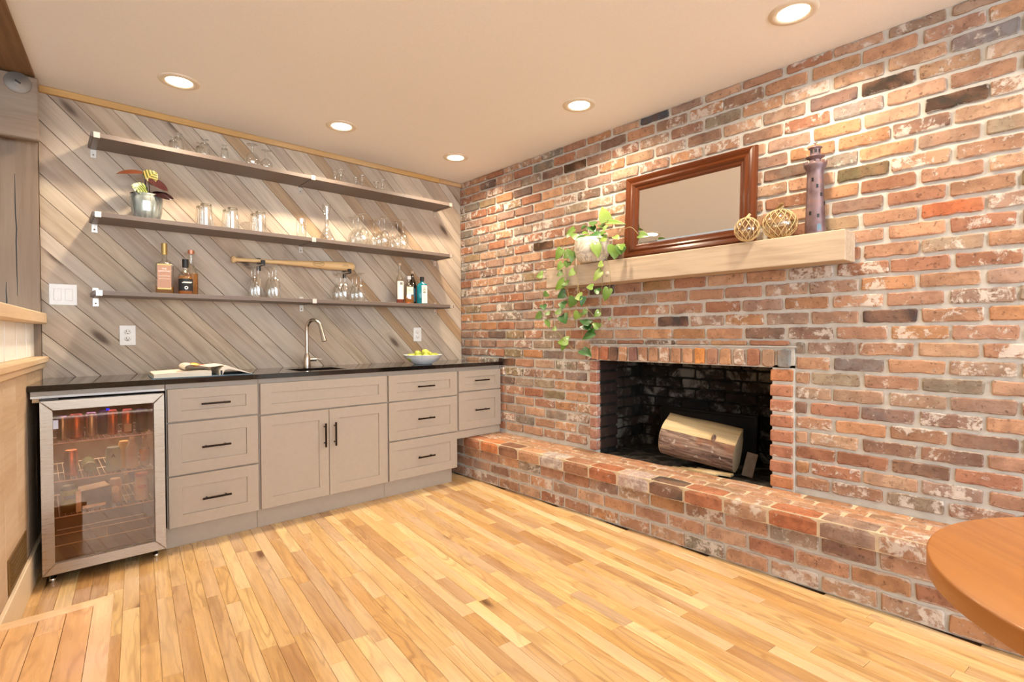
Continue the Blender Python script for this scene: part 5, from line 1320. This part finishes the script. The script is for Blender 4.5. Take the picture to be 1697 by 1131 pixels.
MB().tube(pts, .0011, 5, False).build('logo_oval', m_burn, bt)
text_mesh('logo_text', 'SLUGGER', .0165, m_burn, bt, Matrix.Translation((.560, -bat_r(.56)-.0006, .004)) @ MX, sx=.95)
MB().box(.735, .775, -.0335, -.0328, .006, .0075).box(.73, .785, -.0335, -.0326, -.004, -.0028).box(.745, .78, -.0335, -.0326, .0, .0012).build('barrel_print', m_burn, bt)
for (x, zz, lb) in ((-1.705, 1.607, 'black wall hook holding the bat near its handle'), (-1.10, 1.597, 'black wall hook holding the barrel end of the bat')):
    hk = thing('bat_hook', lb, 'hook', (x, -.0005, zz), 0, 'bat hooks')
    MB().box(-.013, .013, -.006, 0, -.03, .055, .001).build('back_plate', m_black, hk)
    MB().box(-.013, .013, -.092, -.006, -.001, .010, .001).build('arm', m_black, hk)
    MB().box(-.013, .013, -.099, -.090, -.001, .032, .002).build('prong', m_black, hk)

# ------------------------------------------------------------------ prayer plant on the middle shelf
pp = thing('prayer_plant', 'small maroon and yellow leafed plant in a silvery glazed pot on middle shelf', 'potted plant', (-2.345, -.135, S2))
t = NT('silver_glaze'); tc = t.n('ShaderNodeTexCoord').outputs['Object']; mp = t.n('ShaderNodeMapping'); t.l(tc, mp.inputs[0]); mp.inputs['Scale'].default_value = (30, 30, 3)
n1 = t.noise(mp.outputs[0], 1.5, 4); t.bsdf(t.ramp(n1, [(.35, lin((120,128,124))), (.6, lin((170,178,174))), (.75, lin((130,122,96)))]), .16, .35, n1, .2, .003, Coat_Weight=.6); m_sg = t.m
MB().lathe([(0, 0), (.058, 0), (.064, .004), (.073, .05), (.078, .10), (.080, .128), (.076, .133), (.080, .142), (.077, .147), (.071, .143), (.070, .12)], 40).build('pot', m_sg, pp)
MB().lathe([(0, .128), (.07, .126)], 20).build('soil', plain('dark_soil', (40,30,24), .95), pp)
def pleaf(P0, P1, wd_, mat, nrm, nm='leaf'):
    if mat.name not in CH: CH[mat.name] = leaf_mesh('leaf', mat, .1, False)
    return place_leaf(pp, Vector(P0)+pp.location, Vector(P1)+pp.location, wd_, CH[mat.name], nrm, pp.location)
def varieg(name, a, b):
    t = NT(name); tc = t.n('ShaderNodeTexCoord').outputs['Object']; sp = t.n('ShaderNodeSeparateXYZ'); t.l(tc, sp.inputs[0])
    ay = t.math('ABSOLUTE', sp.outputs[1]); s_ = t.math('SINE', t.math('MULTIPLY', t.math('SUBTRACT', sp.outputs[0], t.math('MULTIPLY', ay, .9)), 26.0))
    c = t.mix(t.mapr(s_, -.1, .3), lin(a), lin(b)); c = t.mix(t.mapr(ay, .36, .40), c, lin(a)); c = t.mix(t.mapr(ay, .02, .0), c, lin(b)); t.bsdf(c, .4); return t.m
m_vy = varieg('variegated_yellow', (66,74,28), (158,134,70)); m_vg = varieg('variegated_green', (36,60,26), (140,144,72))
m_maroon = plain('maroon_leaf', (52,18,20), .35, 0, 30, .2, .15); m_dmaroon = plain('dark_maroon_leaf', (34,14,16), .25); m_rust = plain('rust_leaf', (86,42,18), .5, 0, 30, .2, .15)
pleaf((-.005, -.02, .235), (.045, -.03, .285), .10, m_vy, (-.2, -1, .35)); pleaf((.0, -.03, .225), (.052, -.02, .235), .085, m_vy, (-.1, -1, .5))
pleaf((-.01, -.01, .275), (-.14, -.03, .245), .06, m_rust, (0, -.6, .8))
pleaf((.0, -.04, .16), (-.075, -.05, .185), .10, m_vg, (.1, -1, .5)); pleaf((.0, -.04, .16), (-.055, -.07, .155), .08, m_vg, (0, -1, .3))
pleaf((.005, -.04, .235), (.098, -.06, .18), .09, m_maroon, (.3, -.8, .6)); pleaf((.03, -.03, .16), (.125, -.06, .140), .085, m_dmaroon, (.2, -.7, .7))
pleaf((.02, -.05, .16), (.105, -.09, .125), .07, m_dmaroon, (.3, -.8, .5)); pleaf((.0, -.02, .15), (-.085, -.05, .142), .04, m_dmaroon, (0, -.5, .8)); pleaf((0, 0, .15), (.02, .06, .19), .06, m_vg, (0, -.6, .8))
for pts in ([(0, 0, .128), (-.004, -.01, .18), (-.005, -.02, .235)], [(.01, 0, .128), (.012, -.02, .18), (.005, -.04, .235)], [(.01, -.01, .128), (.02, -.03, .16)], [(-.01, -.01, .128), (0, -.04, .16)], [(-.006, .0, .2), (-.01, -.01, .275)]):
    MB().tube(pts, .0022, 6).build('stem', m_maroon, pp)

# ------------------------------------------------------------------ round table at the lower right
tb = thing('round_table', 'round warm brown wooden tabletop at the lower right edge', 'table', (-1.475, -3.986, 0), R(40))
TR = .424
MB().lathe([(0, .72), (TR-.004, .72), (TR-.001, .7185), (TR, .716), (TR, .684), (TR-.003, .681), (0, .681)], 96).build('tabletop', m_table, tb)
MB().lathe([(0, .681), (.06, .681), (.05, .66), (.035, .60), (.045, .40), (.055, .30), (.04, .16), (.05, .12)], 24).build('pedestal', m_table, tb)
for k in range(4):
    a = PI/2*k; MB().tube([(.02*math.cos(a), .02*math.sin(a), .14), (.15*math.cos(a), .15*math.sin(a), .09), (.28*math.cos(a), .28*math.sin(a), .022)], [.03, .025, .02], 10).build('leg', m_table, tb)

# tidy: recalculated normals on everything built here from plain faces
import bmesh
done = set()
for o in C.objects:
    if o.type == 'MESH' and o.data.name not in done and len(o.data.polygons) < 60000:
        done.add(o.data.name); fix(o.data)
